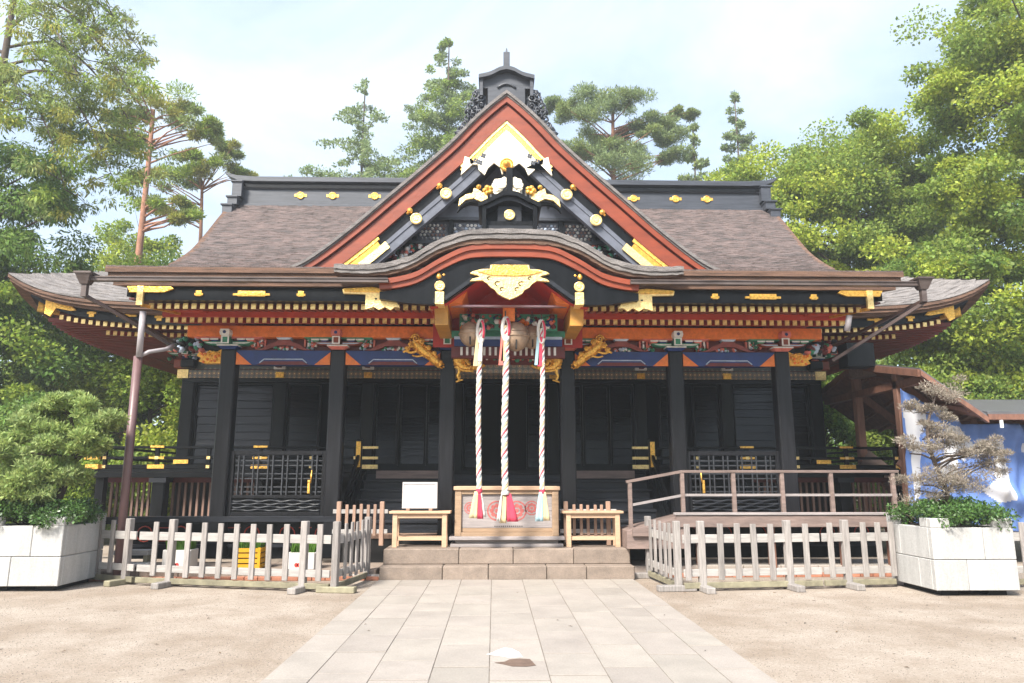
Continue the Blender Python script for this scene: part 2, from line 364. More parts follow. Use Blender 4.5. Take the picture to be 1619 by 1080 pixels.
# ---- roofs
PROF = [(11.45,4.93),(12.5,5.22),(13.5,5.50),(14.5,5.78),(15.3,6.02),(16.1,6.35),(16.7,6.70),(17.3,7.12),(18.0,7.75),(18.7,8.42),(19.4,9.05),(19.8,9.35)]
PROF = smoothline(PROF, 5)
def zprof(y): return interp(y, PROF)
def lift(d): return 0.60*math.exp(-max(0, d)/0.85)
ZE = 4.99
def courses(fn, nrow, ncol, h, mats, name, parent, seed=1, dz=0.022):
    """stepped bark courses: fn(u, v) -> point; v 0 at the eave, 1 at the top"""
    rng = random.Random(seed); mb = MB()
    for r in range(nrow):
        v0, v1 = r/nrow, (r+1.0)/nrow
        lo, hi, ft = [], [], []
        for c in range(ncol+1):
            u = c/ncol; j = rng.uniform(-.42, .42)/nrow if 0 < r else 0
            p = Vector(fn(u, max(0, v0+j))); q = Vector(fn(u, min(1, v1+0.3/nrow)))
            k = dz*rng.uniform(.3, 1.7)
            lo.append(p+Vector((0,0,k))); hi.append(q); ft.append(p-Vector((0,0,.012)))
        o = len(mb.v); n = ncol+1
        mb.v += [tuple(x) for x in lo+hi+ft]
        for c in range(ncol):
            mb.f.append((o+c, o+c+1, o+n+c+1, o+n+c)); mb.m.append(0); mb.sm.append(False)
            mb.f.append((o+2*n+c, o+2*n+c+1, o+c+1, o+c)); mb.m.append(0); mb.sm.append(False)
    return mb.build(name, mats, parent, recalc=False)
roof = courses(lambda u, v: ((2*u-1)*7.62, 16.0+v*3.8, zprof(16.0+v*3.8)), 52, 120, .02, BARK, 'roof', S, 1, .02)
porch_roof = courses(lambda u, v: ((2*u-1)*6.52, 11.46+v*4.7, zprof(11.46+v*4.7)), 56, 110, .02, BARK, 'porch_roof', S, 2, .018)
courses(lambda u, v: ((1-2*u)*7.62, 23.6-v*3.8, zprof(16.0+v*3.8)), 20, 30, .02, BARK, 'back_roof', S, 3)
def hipfront(sgn):
    def f(u, v):
        x0 = (2*u-1); X = x0*(9.92+(7.6-9.92)*v); d = 9.92*(1-abs(x0))
        ze = ZE+lift(d); zt = 6.33; w = v**1.25
        y = 14.2+1.95*v
        return (sgn*X, y if sgn > 0 else 39.6-y, ze+(zt-ze)*w)
    return f
def hipside(sgn):
    def f(u, v):
        y0 = 2*u-1; Y = 19.8+y0*(5.6+(3.65-5.6)*v); d = 5.6*(1-abs(y0))
        ze = ZE+lift(d); zt = 6.33; w = v**1.25
        X = 9.92+(7.6-9.92)*v
        return (sgn*X, Y if sgn > 0 else 39.6-Y, ze+(zt-ze)*w)
    return f
h1 = courses(hipfront(1), 18, 110, .02, BARKG, 'skirt_roof', S, 4)
courses(hipfront(-1), 6, 40, .02, BARKG, 'skirt_roof', S, 5)
courses(hipside(1), 14, 60, .02, BARKG, 'skirt_roof', S, 6)
courses(hipside(-1), 14, 60, .02, BARKG, 'skirt_roof', S, 7)
# eave layers round the main roof
def loop(o, dz):
    pts = []
    xs, ys = 9.92-o, 5.6-o
    n = 60
    for i in range(n): t = -1+2*i/n; pts.append((t*xs, 19.8-ys, ZE+lift(9.92*(1-abs(t)))+dz))
    for i in range(n//2): t = -1+4*i/n; pts.append((xs, 19.8+t*ys, ZE+lift(5.6*(1-abs(t)))+dz))
    for i in range(n): t = 1-2*i/n; pts.append((t*xs, 19.8+ys, ZE+lift(9.92*(1-abs(t)))+dz))
    for i in range(n//2): t = 1-4*i/n; pts.append((-xs, 19.8+t*ys, ZE+lift(5.6*(1-abs(t)))+dz))
    return pts
def ring(name, o0, o1, z0, z1, mat):        # closed band: outer o0, inner o1, top z0, bottom z1
    A, Bq, C, D = loop(o0, z0), loop(o1, z0), loop(o1, z1), loop(o0, z1); n = len(A)
    mb = MB(); mb.v = A+Bq+C+D
    for i in range(n):
        j = (i+1) % n
        for a, b in ((0,1),(1,2),(2,3),(3,0)):
            mb.f.append((a*n+i, a*n+j, b*n+j, b*n+i)); mb.m.append(0); mb.sm.append(False)
    return mb.build(name, mat, S)
ring('eave_bark', 0.0, 0.7, 0.0, -0.07, BARKE); ring('eave_bark', 0.03, 0.7, -0.075, -0.135, BARKE)
ring('eave_board', 0.10, 0.6, -0.14, -0.20, BARKE)
ring('eave_fascia', 0.30, 0.42, -0.203, -0.38, BLACK)
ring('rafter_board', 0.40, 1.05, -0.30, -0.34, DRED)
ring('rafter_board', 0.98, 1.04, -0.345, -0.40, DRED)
def soffit():                               # sloping red soffit round the hall
    A, C = loop(0.42, -0.37), []
    n = len(A)
    for (x, y, z) in loop(0.42, 0): C.append((max(-6.9, min(6.9, x*.72)), 19.8+max(-3.2, min(3.2, (y-19.8)*.62)), 4.92))
    mb = MB(); mb.v = A+C
    for i in range(n):
        j = (i+1) % n; mb.f.append((i, j, n+j, n+i)); mb.m.append(0); mb.sm.append(False)
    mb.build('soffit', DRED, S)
soffit()
# rafters
def rafter_src(name, L, w, h, slope, mat, cap):
    r = MB().hexa([(-w/2,0,-h/2),(w/2,0,-h/2),(w/2,L,-h/2+L*slope),(-w/2,L,-h/2+L*slope)],
                  [(-w/2,0,h/2),(w/2,0,h/2),(w/2,L,h/2+L*slope),(-w/2,L,h/2+L*slope)]).build(name, mat, None, org=(0,0,0))
    c = MB().box(-w/2-.003, w/2+.003, -.022, .0, -h/2-.003, h/2+.003).build('gold_cap', cap, r)
    return r
def rafter_row(src, pts, rz=0):
    first = True
    for p in pts:
        if src.parent is None:
            src.parent = S; src.location = Vector(p)-ORG[S.name]; ORG[src.name] = Vector(p); src.rotation_euler.z = rz
        else:
            r = inst(src, S, p, (0, 0, rz))
            c = src.children[0].copy(); COL.objects.link(c); c.parent = r
fr = rafter_src('flying_rafter', .72, .072, .085, .16, RED, GOLDW)
br = rafter_src('base_rafter', .75, .066, .085, .18, RED2, GOLDW)
n = 34
rafter_row(fr, [(s*(1.30+i*.139), 11.80, 4.365) for i in range(n) for s in (-1, 1)])
rafter_row(br, [(s*(1.33+i*.139), 12.50, 4.285) for i in range(n) for s in (-1, 1)])
# main eave rafters, front run beyond the porch
xs1 = [6.35+i*.148 for i in range(19)]; xs2 = [6.3+i*.148 for i in range(15)]
rafter_row(fr, [(s*x, 14.62, ZE+lift(9.92-x)-.405) for x in xs1 for s in (-1, 1)])
rafter_row(br, [(s*x, 15.22, ZE+lift(9.92-x)*.55-.45) for x in xs2 for s in (-1, 1)])
def side_rafters(s):
    mb = MB()
    for i in range(66):
        y = 15.0+i*.148
        d = 5.6-abs(y-19.8)
        z = ZE+lift(d)-.405
        mb.bar((s*9.5, y, z), (s*7.05, y, 4.78), .066, .08)
    tag(mb.build('side_rafters', SOFRED, S), kind='stuff')
side_rafters(1); side_rafters(-1)
for s in (-1, 1):                           # hip rafters with gold ends
    mb = MB(); mb.bar((s*9.35, 14.77, 5.02), (s*7.0, 16.4, 4.86), .15, .19); hr = mb.build('hip_rafter', DRED, S)
    mb = MB(); mb.bar((s*9.52, 14.62, 5.03), (s*9.2, 14.84, 5.0), .17, .21); mb.build('gold_cap', GOLD, hr)
    g = MB().plate([(0,0),(.55,.0),(.62,-.06),(.5,-.09),(.22,-.10),(.12,-.3),(0,-.28)], 14.46, 14.5)
    g.v = [(s*(9.28-(x)), y, z+ZE+lift(0.6+x)-.17) for x, y, z in g.v]; g.build('gold_corner_plate', GOLD, S)
    for x in (8.35, 7.65, 7.0):
        z = ZE+lift(9.92-x)-.25; mb = MB().box(s*x-.05, s*x+.05, 14.475, 14.5, z-.06, z+.05); mb.box(s*x-.09 if x != 7.65 else s*x-.2, s*x+.09 if x != 7.65 else s*x+.2, 14.468, 14.5, z-.0, z+.04)
        mb.build('gold_plate', GOLD, S)
# ridge
rg = B(-7.42, 7.42, 19.5, 20.1, 9.15, 9.6).build('ridge', RIDGE, S, bevel=.01)
B(-7.46, 7.46, 19.44, 20.16, 9.02, 9.15).build('ridge_base_board', RIDGE, rg, bevel=.01)
B(-7.45, 7.45, 19.46, 20.14, 9.6, 9.66).build('ridge_moulding', RIDGE, rg, bevel=.008)
mb = MB(); top = [(-7.86,10.06),(-7.5,9.96),(-7.0,9.93),(7.0,9.93),(7.5,9.96),(7.86,10.06)]; bot = [(-7.72,9.92),(-7.45,9.80),(-7.0,9.78),(7.0,9.78),(7.45,9.80),(7.72,9.92)]
mb.strip(top, bot, 19.36, 20.24); mb.build('ridge_cap', RIDGE, rg, bevel=.01)
mb = MB(); mb.strip([(x*.985, z-.06) for x, z in bot], [(x*.97, z-.16) for x, z in bot], 19.43, 20.17); mb.build('ridge_cap_soffit', BLACK, rg)
for x in (-5.72, -4.82, -3.64, 3.7, 4.9, 5.8):
    mb = MB().disc((x, 19.5, 9.42), .105, .035); 
    mb.box(x-.17, x+.17, 19.485, 19.5, 9.38, 9.46); mb.build('gold_crest', GOLD, rg)
for s in (-1, 1):                           # stepped ridge ends
    mb = MB()
    for k, (x0, z0, z1) in enumerate([(7.30, 9.30, 9.78), (7.36, 9.02, 9.28), (7.44, 8.72, 9.0)]):
        mb.box(min(s*x0, s*(x0+.27)), max(s*x0, s*(x0+.27)), 19.28-.12*k, 20.32+.12*k, z0, z1)
        mb.box(min(s*(x0-.02), s*(x0+.31)), max(s*(x0-.02), s*(x0+.31)), 19.24-.12*k, 20.36+.12*k, z1-.06, z1-.01)
    mb.build('ridge_end', RIDGE, rg, bevel=.008)
    mb = MB().plate([(-3.4, 6.3), (3.4, 6.3), (0, 9.2)], s*7.25-.05, s*7.25+.05, plane='yz', c=(19.8, 0)); mb.build('gable_wall', MAROON, S)
    vp = [(y, z) for y, z in PROF if y >= 16.0]; vp += [(39.6-y, z) for y, z in reversed(vp)]
    mb = MB()
    for (y0, z0), (y1, z1) in zip(vp, vp[1:]):
        mb.hexa([(s*7.52, y0, z0-.24), (s*7.66, y0, z0-.24), (s*7.66, y1, z1-.24), (s*7.52, y1, z1-.24)], [(s*7.52, y0, z0-.0), (s*7.66, y0, z0+.03), (s*7.66, y1, z1+.03), (s*7.52, y1, z1)])
    mb.build('verge_board', BARKE, S)

# ---- porch eave layers (front, broken by the arch)
AR = 2.3
def porch_layer(name, o0, o1, z0, z1, mat, xin, hx=6.52, yf=11.45, yb=15.5):
    out = []
    for s in (-1, 1):
        mb = MB()
        a = (s*xin, yf+o0); b = (s*(hx-o0), yf+o0); c = (s*(hx-o0), yb)
        ai = (s*xin, yf+o1); bi = (s*(hx-o1), yf+o1); ci = (s*(hx-o1), yb)
        def zz(y, dz): return zprof(max(11.45, y))-.01+dz if y > 13 else 4.92+dz
        for p, q, pi, qi in ((a, b, ai, bi), (b, c, bi, ci)):
            k = 1 if p is a else 6
            for i in range(k):
                def L(P, Q, t): return (P[0]+(Q[0]-P[0])*t, P[1]+(Q[1]-P[1])*t)
                P0, P1, I0, I1 = L(p, q, i/k), L(p, q, (i+1)/k), L(pi, qi, i/k), L(pi, qi, (i+1)/k)
                def Z(P, dz): return 4.92+dz if k == 1 else (zprof(P[1])-.01+dz)
                mb.hexa([(*P0, Z(P0, z1)), (*P1, Z(P1, z1)), (*I1, Z(P1, z1)), (*I0, Z(P0, z1))],
                        [(*P0, Z(P0, z0)), (*P1, Z(P1, z0)), (*I1, Z(P1, z0)), (*I0, Z(P0, z0))])
        out.append(mb.build(name, mat, S))
    return out
porch_layer('porch_eave_bark', 0.0, .5, .012, -.075, BARKE, 1.6)
porch_layer('porch_eave_bark', 0.035, .5, -.08, -.14, BARKE, 1.6)
porch_layer('porch_eave_board', 0.10, .4, -.145, -.27, BARKE, 1.75)
porch_layer('porch_eave_fascia', 0.16, .26, -.272, -.50, BLACK, 1.62, hx=6.24)
for s in (-1, 1):                           # gutter along the eave and its hopper, pipes
    a, b = (1.95, 6.72)
    g = MB().strip([(s*a, 4.725), (s*b, 4.725)], [(s*a, 4.66), (s*b, 4.66)], 11.30, 11.40); g.box(min(s*a, s*b), max(s*a, s*b), 11.285, 11.30, 4.712, 4.73)
    g.build('gutter', GUTTER, S)
    x = s*6.74
    h = MB().hexa([(x-.06, 11.28, 4.60), (x+.06, 11.28, 4.60), (x+.06, 11.40, 4.60), (x-.06, 11.40, 4.60)], [(x-.12, 11.22, 4.76), (x+.12, 11.22, 4.76), (x+.12, 11.46, 4.76), (x-.12, 11.46, 4.76)])
    h.box(x-.135, x+.135, 11.205, 11.475, 4.76, 4.79); h.box(x-.04, x+.04, 11.3, 11.38, 4.40, 4.60); h.build('gutter_hopper', GUTTER, S)
    p = MB().bar((x, 11.36, 4.42), (s*6.02, 13.3, 3.98), .05, .05); p.build('drain_pipe', COPPERD, S)
# gold square corner posts and corner plates of the porch eave
for s in (-1, 1):
    MB().box(s*5.98-.05, s*5.98+.05, 11.555, 11.605, 4.33, 4.66).build('gold_corner_post', GOLDW, S)
    mb = MB(); pts = [(5.6, 4.54), (6.15, 4.54), (6.2, 4.64), (5.5, 4.64), (5.45, 4.60)]
    mb.plate([(s*x, z) for x, z in pts], 11.56, 11.603); mb.build('gold_corner_plate', GOLD, S)
    mb = MB(); mb.bar((s*5.97, 11.62, 4.34), (s*5.62, 12.7, 4.40), .04, .05); mb.build('gold_edge_strip', GOLDD, S)
    for x, w in ((5.05, .045), (4.2, .22), (3.4, .045)):
        mb = MB().box(s*x-w, s*x+w, 11.575, 11.605, 4.485, 4.575); mb.box(s*x-w*1.3-.01, s*x+w*1.3+.01, 11.580, 11.606, 4.50, 4.535); mb.build('gold_plate', GOLD, S)
    # big scalloped gold plates either side of the arch
    pl = [(1.78,4.30),(1.84,4.40),(1.75,4.42),(1.88,4.50),(1.80,4.52),(2.0,4.60),(2.25,4.63),(2.72,4.60),(2.70,4.53),(2.34,4.52),(2.34,4.27),(2.2,4.31),(2.12,4.26),(2.02,4.31),(1.93,4.26),(1.86,4.31)]
    mb = MB().plate([(s*x, z) for x, z in pl], 11.53, 11.59); g = mb.build('gold_bracket_plate', GOLDW, S)
    mb = MB().plate([(s*x, z) for x, z in [(2.02,4.605),(2.25,4.635),(2.7,4.605),(2.68,4.56),(2.1,4.55)]], 11.51, 11.53); mb.build('raised_band', GOLD, g)
    for q in range(3): MB().box(s*(1.97+.1*q)-.018, s*(1.97+.1*q)+.018, 11.527, 11.531, 4.43-.02*(q%2), 4.455).build('dark_cutout', DARK, g)
# red boards between the rafter rows, soffits
for s in (-1, 1):
    B(min(s*1.2, s*6.0), max(s*1.2, s*6.0), 12.44, 12.50, 4.33, 4.47).build('rafter_board', RED2, S)
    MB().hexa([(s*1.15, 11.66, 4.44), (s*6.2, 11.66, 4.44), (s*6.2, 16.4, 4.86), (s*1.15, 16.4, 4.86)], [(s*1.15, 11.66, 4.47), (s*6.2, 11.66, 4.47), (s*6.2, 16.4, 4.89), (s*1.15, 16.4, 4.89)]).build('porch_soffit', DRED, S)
    MB().box(min(s*1.25, s*5.78), max(s*1.25, s*5.78), 12.98, 13.22, 4.09, 4.295).build('purlin', ORANGE, S, bevel=.01)
    # porch side board
    mb = MB(); yy = [11.7, 12.6, 13.5, 14.4, 15.3]
    for y0, y1 in zip(yy, yy[1:]): mb.hexa([(s*6.2, y0, zprof(y0)-.5), (s*6.26, y0, zprof(y0)-.5), (s*6.26, y1, zprof(y1)-.62), (s*6.2, y1, zprof(y1)-.62)], [(s*6.2, y0, zprof(y0)-.27), (s*6.26, y0, zprof(y0)-.27), (s*6.26, y1, zprof(y1)-.27), (s*6.2, y1, zprof(y1)-.27)])
    mb.build('porch_side_board', BLACK, S)
    mb = MB()
    for i in range(26): mb.bar((s*5.95, 12.2+i*.14, 4.43+i*.01), (s*5.2, 12.2+i*.14, 4.40+i*.01), .06, .07)
    tag(mb.build('porch_side_rafters', RED2, S), kind='stuff')

# ---- arched (karahafu) porch gable
ka = smoothline([(0,5.57),(.4,5.565),(.77,5.52),(1.18,5.36),(1.58,5.11),(2.0,4.985),(2.45,4.945),(2.82,4.96)], 5)
def kcurve(dz, flat=0.0, xmax=9):
    rj = random.Random(int(-dz*1000)); half = [(x, z+dz + flat*(x/2.8)**2 + rj.uniform(-.009, .009)) for x, z in ka if x <= xmax]
    return [(-x, z) for x, z in reversed(half) if x > 0] + half
kroof = MB().strip(kcurve(0), kcurve(-.08), 11.28, 15.0).build('arched_roof', BARKG, S)
MB().strip(kcurve(-.085), kcurve(-.16, .03), 11.30, 12.4).build('arched_roof_bark', BARKG, kroof)
MB().strip(kcurve(-.163, .05), kcurve(-.235, .09), 11.33, 12.3).build('arched_roof_bark', BARKE, kroof)
kr = smoothline([(0,5.335),(.4,5.33),(.74,5.28),(1.14,5.08),(1.5,4.86),(1.85,4.76),(2.1,4.73)], 4)
def half(c, xm=9): 
    h = [(x, z) for x, z in c if x <= xm]; return [(-x, z) for x, z in reversed(h) if x > 0]+h
up = half(kr); 
MB().strip(up, [(x, z-.085) for x, z in up], 11.35, 12.2).build('arched_red_board', RED, S)
MB().strip([(x, z-.087) for x, z in up], [(x, z-.205+.045*(abs(x)/2.1)**2) for x, z in up], 11.385, 12.2).build('arched_red_board', RED, S)
lo = smoothline([(0,5.0),(.3,4.92),(.58,4.72),(.83,4.53),(1.08,4.36),(1.3,4.33),(1.7,4.36),(2.1,4.42)], 4)
uu = [(x, interp(x, kr)-.19) for x, z in lo]
MB().strip(half(uu), half(lo), 11.44, 11.56).build('arched_fascia', BLACK, S)
lo2 = [(x, z+.10) for x, z in lo if x < 1.25]
MB().strip(half(lo2), half([(x, z+.02) for x, z in lo if x < 1.25]), 11.415, 11.438).build('fascia_moulding', GREYLAC, S)
lo3 = [(x, z-.005) for x, z in lo if x <= 1.3]
MB().strip([(x, z+.1) for x, z in half(lo3)], half(lo3), 11.56, 13.0).build('arched_ceiling', ARCHRED, S)
B(-1.35, 1.35, 12.9, 12.95, 3.9, 5.05).build('ceiling_back_board', ARCHRED, S)
for s in (-1, 1):
    MB().hexa([(s*.78, 11.7, 4.44),(s*1.0, 11.7, 4.40),(s*1.0, 12.8, 4.40),(s*.78, 12.8, 4.44)], [(s*.70,11.7,4.62),(s*.86,11.7,4.55),(s*.86,12.8,4.55),(s*.70,12.8,4.62)]).build('orange_strut', ORANGE, S)
# gold pendant plate at the arch centre
gp = [(0,4.975),(.31,4.975),(.32,4.905),(.46,4.90),(.60,4.86),(.64,4.83),(.52,4.80),(.48,4.77),(.60,4.74),(.64,4.70),(.44,4.715),(.36,4.66),(.31,4.60),(.24,4.56),(.20,4.50),(.12,4.45),(.05,4.42),(0,4.40)]
g = MB().plate(mirror(gp), 11.34, 11.41).build('gold_pendant_plate', GOLDW, S)
MB().plate(mirror([(0,4.965),(.28,4.965),(.30,4.89),(.52,4.86),(.3,4.80),(0,4.79)]), 11.32, 11.34).build('raised_band', GOLD, g)
for s in (-1, 1):
    mb = MB()
    for c0, r0 in (((s*.19, 4.66), .05), ((s*.12, 4.57), .04), ((s*.33, 4.75), .035)):
        mb.tube([(c0[0]+r0*math.cos(t*.7+1), 11.335, c0[1]+r0*math.sin(t*.7+1)*.7) for t in range(6)], .008, 5)
    mb.build('dark_scroll_cutout', DARK, g); 
    MB().disc((s*1.13, 11.42, 4.63), .085, .04).build('gold_crest', GOLDW, S)
    mb = MB(); mb.lathe([(.001,-.05),(.04,-.03),(.05,0),(.03,.05),(.001,.07)], (s*1.15, 11.45, 4.80), 8); mb.lathe([(.001,-.03),(.03,0),(.001,.03)], (s*1.07, 11.45, 4.83), 8); mb.build('gold_bud', GOLD, S)
    MB().box(s*1.13-.07, s*1.13+.07, 11.39, 11.7, 4.33, 4.535).build('gold_beam_end', GOLDW, S)
    MB().hexa([(s*1.0, 11.7, 4.05),(s*1.22, 11.7, 4.05),(s*1.22, 13.2, 4.05),(s*1.0, 13.2, 4.05)], [(s*1.02,11.7,4.46),(s*1.24,11.7,4.46),(s*1.24,13.2,4.46),(s*1.02,13.2,4.46)]).build('ochre_strut', M('ochre_paint', (.42,.2,.03), .5, var=.25) if s < 0 else bpy.data.materials['ochre_paint'], S)
B(-.98, .98, 11.88, 11.96, 4.405, 4.435).build('steel_bar', STEEL, S)
B(-.1, .1, 11.97, 12.1, 4.18, 4.45).build('orange_post', ORANGE, S)
B(-1.0, 1.0, 12.55, 12.7, 4.03, 4.13).build('green_beam', GREEN, S); B(-.95, .95, 12.55, 12.7, 3.98, 4.028).build('white_beam_line', PALEBLUE, S)
B(-.95, .95, 12.56, 12.7, 3.86, 3.978).build('blue_beam', BLUE, S); B(-1.0, 1.0, 12.6, 12.75, 3.66, 3.858).build('maroon_beam', MAROON, S)
def carving(name, x0, x1, y, z0, z1, n, mats, seed, r=(.02,.05), d=.05):
    rng = random.Random(seed); mb = MB()
    for i in range(n):
        x, z, q = rng.uniform(x0, x1), rng.uniform(z0, z1), rng.uniform(*r)
        mb.lathe([(.001, -d*rng.uniform(.6,1.4)), (q*.6, -d*.8), (q, 0)], (x, y, z), 6, rng.randrange(len(mats)), 'y')
    return mb.build(name, mats, S)
for s in (-1, 1):
    carving('carved_panel', min(s*.14, s*.82), max(s*.14, s*.82), 12.35, 4.12, 4.36, 46, [GREEN, PINK, ORANGE, BLUE, WHITEP, MAROON], 5+s, (.025,.06))
    B(min(s*.12, s*.85), max(s*.12, s*.85), 12.36, 12.4, 4.1, 4.39).build('carved_panel_board', GREEN, S)
    B(min(s*.05, s*.95), max(s*.05, s*.95), 13.0, 13.05, 3.6, 3.88).build('carved_frieze_board', MAROON, S)
    carving('carved_frieze', min(s*.08, s*.9), max(s*.08, s*.9), 12.99, 3.68, 3.83, 40, [GREEN, PINK, MAROON, WHITEP, BLUE], 15+s, (.02,.05))
    for q in range(8): B(s*(.12+.1*q)-.02, s*(.12+.1*q)+.02, 12.56, 12.6, 3.70, 3.84).build('white_baluster', WHITEP, S)
def gold_leaf(par, s, x, z, L, y, mat, n, spread):
    """fan of overlapping flat lobes with a raised rib each"""
    mb = MB()
    for q in range(n):
        a = .15+spread*q/(n-1)-.3; l = L*(1-.12*abs(q-n/2)); w = l*.30
        out = [(0,0),(l*.35,w*.6),(l*.62,w),(l*.88,w*.75),(l,0),(l*.88,-w*.75),(l*.62,-w),(l*.35,-w*.6)]
        P = [(s*(x+u*math.cos(a)-v*math.sin(a)), z+u*math.sin(a)+v*math.cos(a)) for u, v in out]
        mb.plate(P, y-.008*(q % 2)-.006, y+.03); mb.bar((s*(x+l*.2*math.cos(a)), y-.02, z+l*.2*math.sin(a)), (s*(x+l*.85*math.cos(a)), y-.02, z+l*.85*math.sin(a)), .012, .012, 0, (0,1,0))
    return mb.build('gold_leaf_spray', mat, par)
# ridge-end house standing on the arch
rh = B(-.44, .44, 11.55, 12.0, 5.62, 5.80).build('arch_ridge_ornament', BLACK, S, bevel=.01)
B(-.40, .40, 11.50, 11.56, 5.60, 5.70).build('base_board', GREYLAC, rh)
for s in (-1, 1): B(s*.42-.035, s*.42+.035, 11.42, 11.9, 5.60, 6.07).build('side_post', BLACK, rh, bevel=.006)
B(-.20, .20, 11.56, 11.62, 5.80, 6.06).build('inner_panel', GREYLAC, rh)
B(-.40, .40, 11.7, 12.0, 5.8, 6.08).build('back_panel', BLACK, rh)
pr = smoothline([(0,6.27),(.12,6.25),(.28,6.17),(.44,6.09),(.52,6.06)], 3)
MB().strip(half(pr), half([(x, z-.075) for x, z in pr]), 11.38, 12.3).build('ornament_roof', BLACK, rh)
MB().strip(half([(x, z-.08) for x, z in pr if x < .45]), half([(x, z-.15) for x, z in pr if x < .45]), 11.45, 12.2).build('ornament_gable_board', GREYLAC, rh)
MB().disc((0, 11.55, 5.90), .092, .03).build('gold_crest', GOLDW, rh)
B(-.055, .055, 11.52, 11.64, 6.2, 6.74).build('ornament_post', BLACK, rh, bevel=.008)
for s in (-1, 1):                           # gold fins curving out from the ornament
    hn = smoothline([(.40,6.12),(.55,6.16),(.70,6.15),(.82,6.08),(.88,5.99)], 4)
    mb = MB().tube([(s*x, 11.7, z) for x, z in hn], [.06-.045*i/(len(hn)-1) for i in range(len(hn))], 7); mb.build('black_horn', BLACK, rh)
    gf = [(.35,6.15),(.42,6.05),(.46,6.15),(.60,6.22),(.74,6.19),(.86,6.07),(.84,6.20),(.74,6.28),(.62,6.31),(.60,6.40),(.52,6.37),(.45,6.31),(.36,6.37),(.38,6.28)]
    MB().plate([(s*x, z) for x, z in gf], 11.60, 11.66).build('gold_fin', GOLDW, rh)
    mb = MB()
    for a in range(5): mb.lathe([(.001,-.045),(.035,-.03),(.05,0)], (s*(.36+.05*math.cos(a*1.25)), 11.6, 6.36+.05*math.sin(a*1.25)), 7, 0, 'y')
    mb.lathe([(.001,-.05),(.03,-.035),(.045,0)], (s*.52, 11.6, 6.42), 7, 0, 'y'); mb.build('gold_flower', GOLD, rh)
    gold_leaf(rh, s, .08, 6.40, .20, 11.57, CREAMG, 5, 2.2)

# ---- chidori gable
go = smoothline([(0,9.93),(.30,9.68),(.72,9.27),(1.23,8.70),(1.93,8.02),(2.6,7.40),(3.2,6.84),(3.85,6.29),(4.3,5.98),(4.75,5.80)], 4)
def off(d, curve=go):
    out = []
    for i, (x, z) in enumerate(curve):
        a = curve[max(0, i-1)]; b = curve[min(len(curve)-1, i+1)]
        tx, tz = b[0]-a[0], b[1]-a[1]; L = math.hypot(tx, tz); tx /= L; tz /= L
        out.append((x+tz*d, z-tx*d))
    # clip to x >= 0
    r = []
    for i, p in enumerate(out):
        if p[0] >= 0:
            if not r and i > 0:
                q = out[i-1]; t = -q[0]/(p[0]-q[0]) if p[0] != q[0] else 0; r.append((0, q[1]+(p[1]-q[1])*t))
            r.append(p)
        elif i == len(out)-1: pass
    if r[0][0] > 1e-6:
        (x0, z0), (x1, z1) = r[0], r[1]; r.insert(0, (0, z0+(z0-z1)/(x1-x0)*x0))
    return r
def resample(c, n=40, xmax=None):
    xm = xmax or c[-1][0]; return [(xm*i/n, interp(xm*i/n, c)) for i in range(n+1)]
def gband(name, d0, d1, y0, y1, mat, xa=0, xb=None, par=None, n=40):
    A, C = off(d0), off(d1); objs = []
    m = min(len(A), len(C))
    # parameterise by the source curve so bands stay parallel
    a = resample(A, 160); c = resample(C, 160)
    def nearest(p, cc):
        return min(cc, key=lambda q: (q[0]-p[0])**2+(q[1]-p[1])**2)
    pa = [p for p in resample(A, n) if p[0] >= xa-1e-9 and (xb is None or p[0] <= xb)]
    if xb is not None and pa[-1][0] < xb-1e-3: pa.append((xb, interp(xb, A)))
    if xa > 0 and pa[0][0] > xa+1e-3: pa.insert(0, (xa, interp(xa, A)))
    pc = [nearest(p, c) for p in pa]
    if xa == 0:
        pc[0] = c[0]
    for s in (-1, 1):
        mb = MB().strip([(s*x, z) for x, z in pa], [(s*x, z) for x, z in pc], y0, y1); objs.append(mb.build(name, mat, par or S))
    return objs
pa = resample(go, 50); pb = [(x, z-.12) for x, z in pa]
ch = MB().strip(half(pa), half(pb), 14.62, 19.7).build('gable_roof', BARKG, S)
gband('gable_verge_bark', .0, .06, 14.58, 14.9, BARKG)
gband('gable_verge_board', .062, .20, 14.64, 14.95, RED)
gband('gable_verge_board', .235, .50, 14.70, 14.95, RED)
gband('gable_verge_gap', .202, .233, 14.74, 14.95, MAROON)
gband('barge_board', .503, .69, 14.78, 14.95, BLACK)
gband('barge_board', .693, .78, 14.74, 14.9, BARGE); gband('barge_board', .783, .95, 14.76, 14.92, BARGE)
# gold top and feet of the barge boards
gband('gold_barge_top', .50, .56, 14.72, 14.779, GOLDW, 0, 1.0); gband('gold_barge_top', .563, .69, 14.735, 14.779, GOLD, 0, 1.0)
gband('gold_barge_foot', .50, .575, 14.72, 14.779, GOLD, 2.72, 4.1); gband('gold_barge_foot', .58, .70, 14.735, 14.779, GOLDD, 2.72, 4.1)
gband('gold_barge_tip', .70, .86, 14.70, 14.739, GOLDW, 2.55, 3.1)
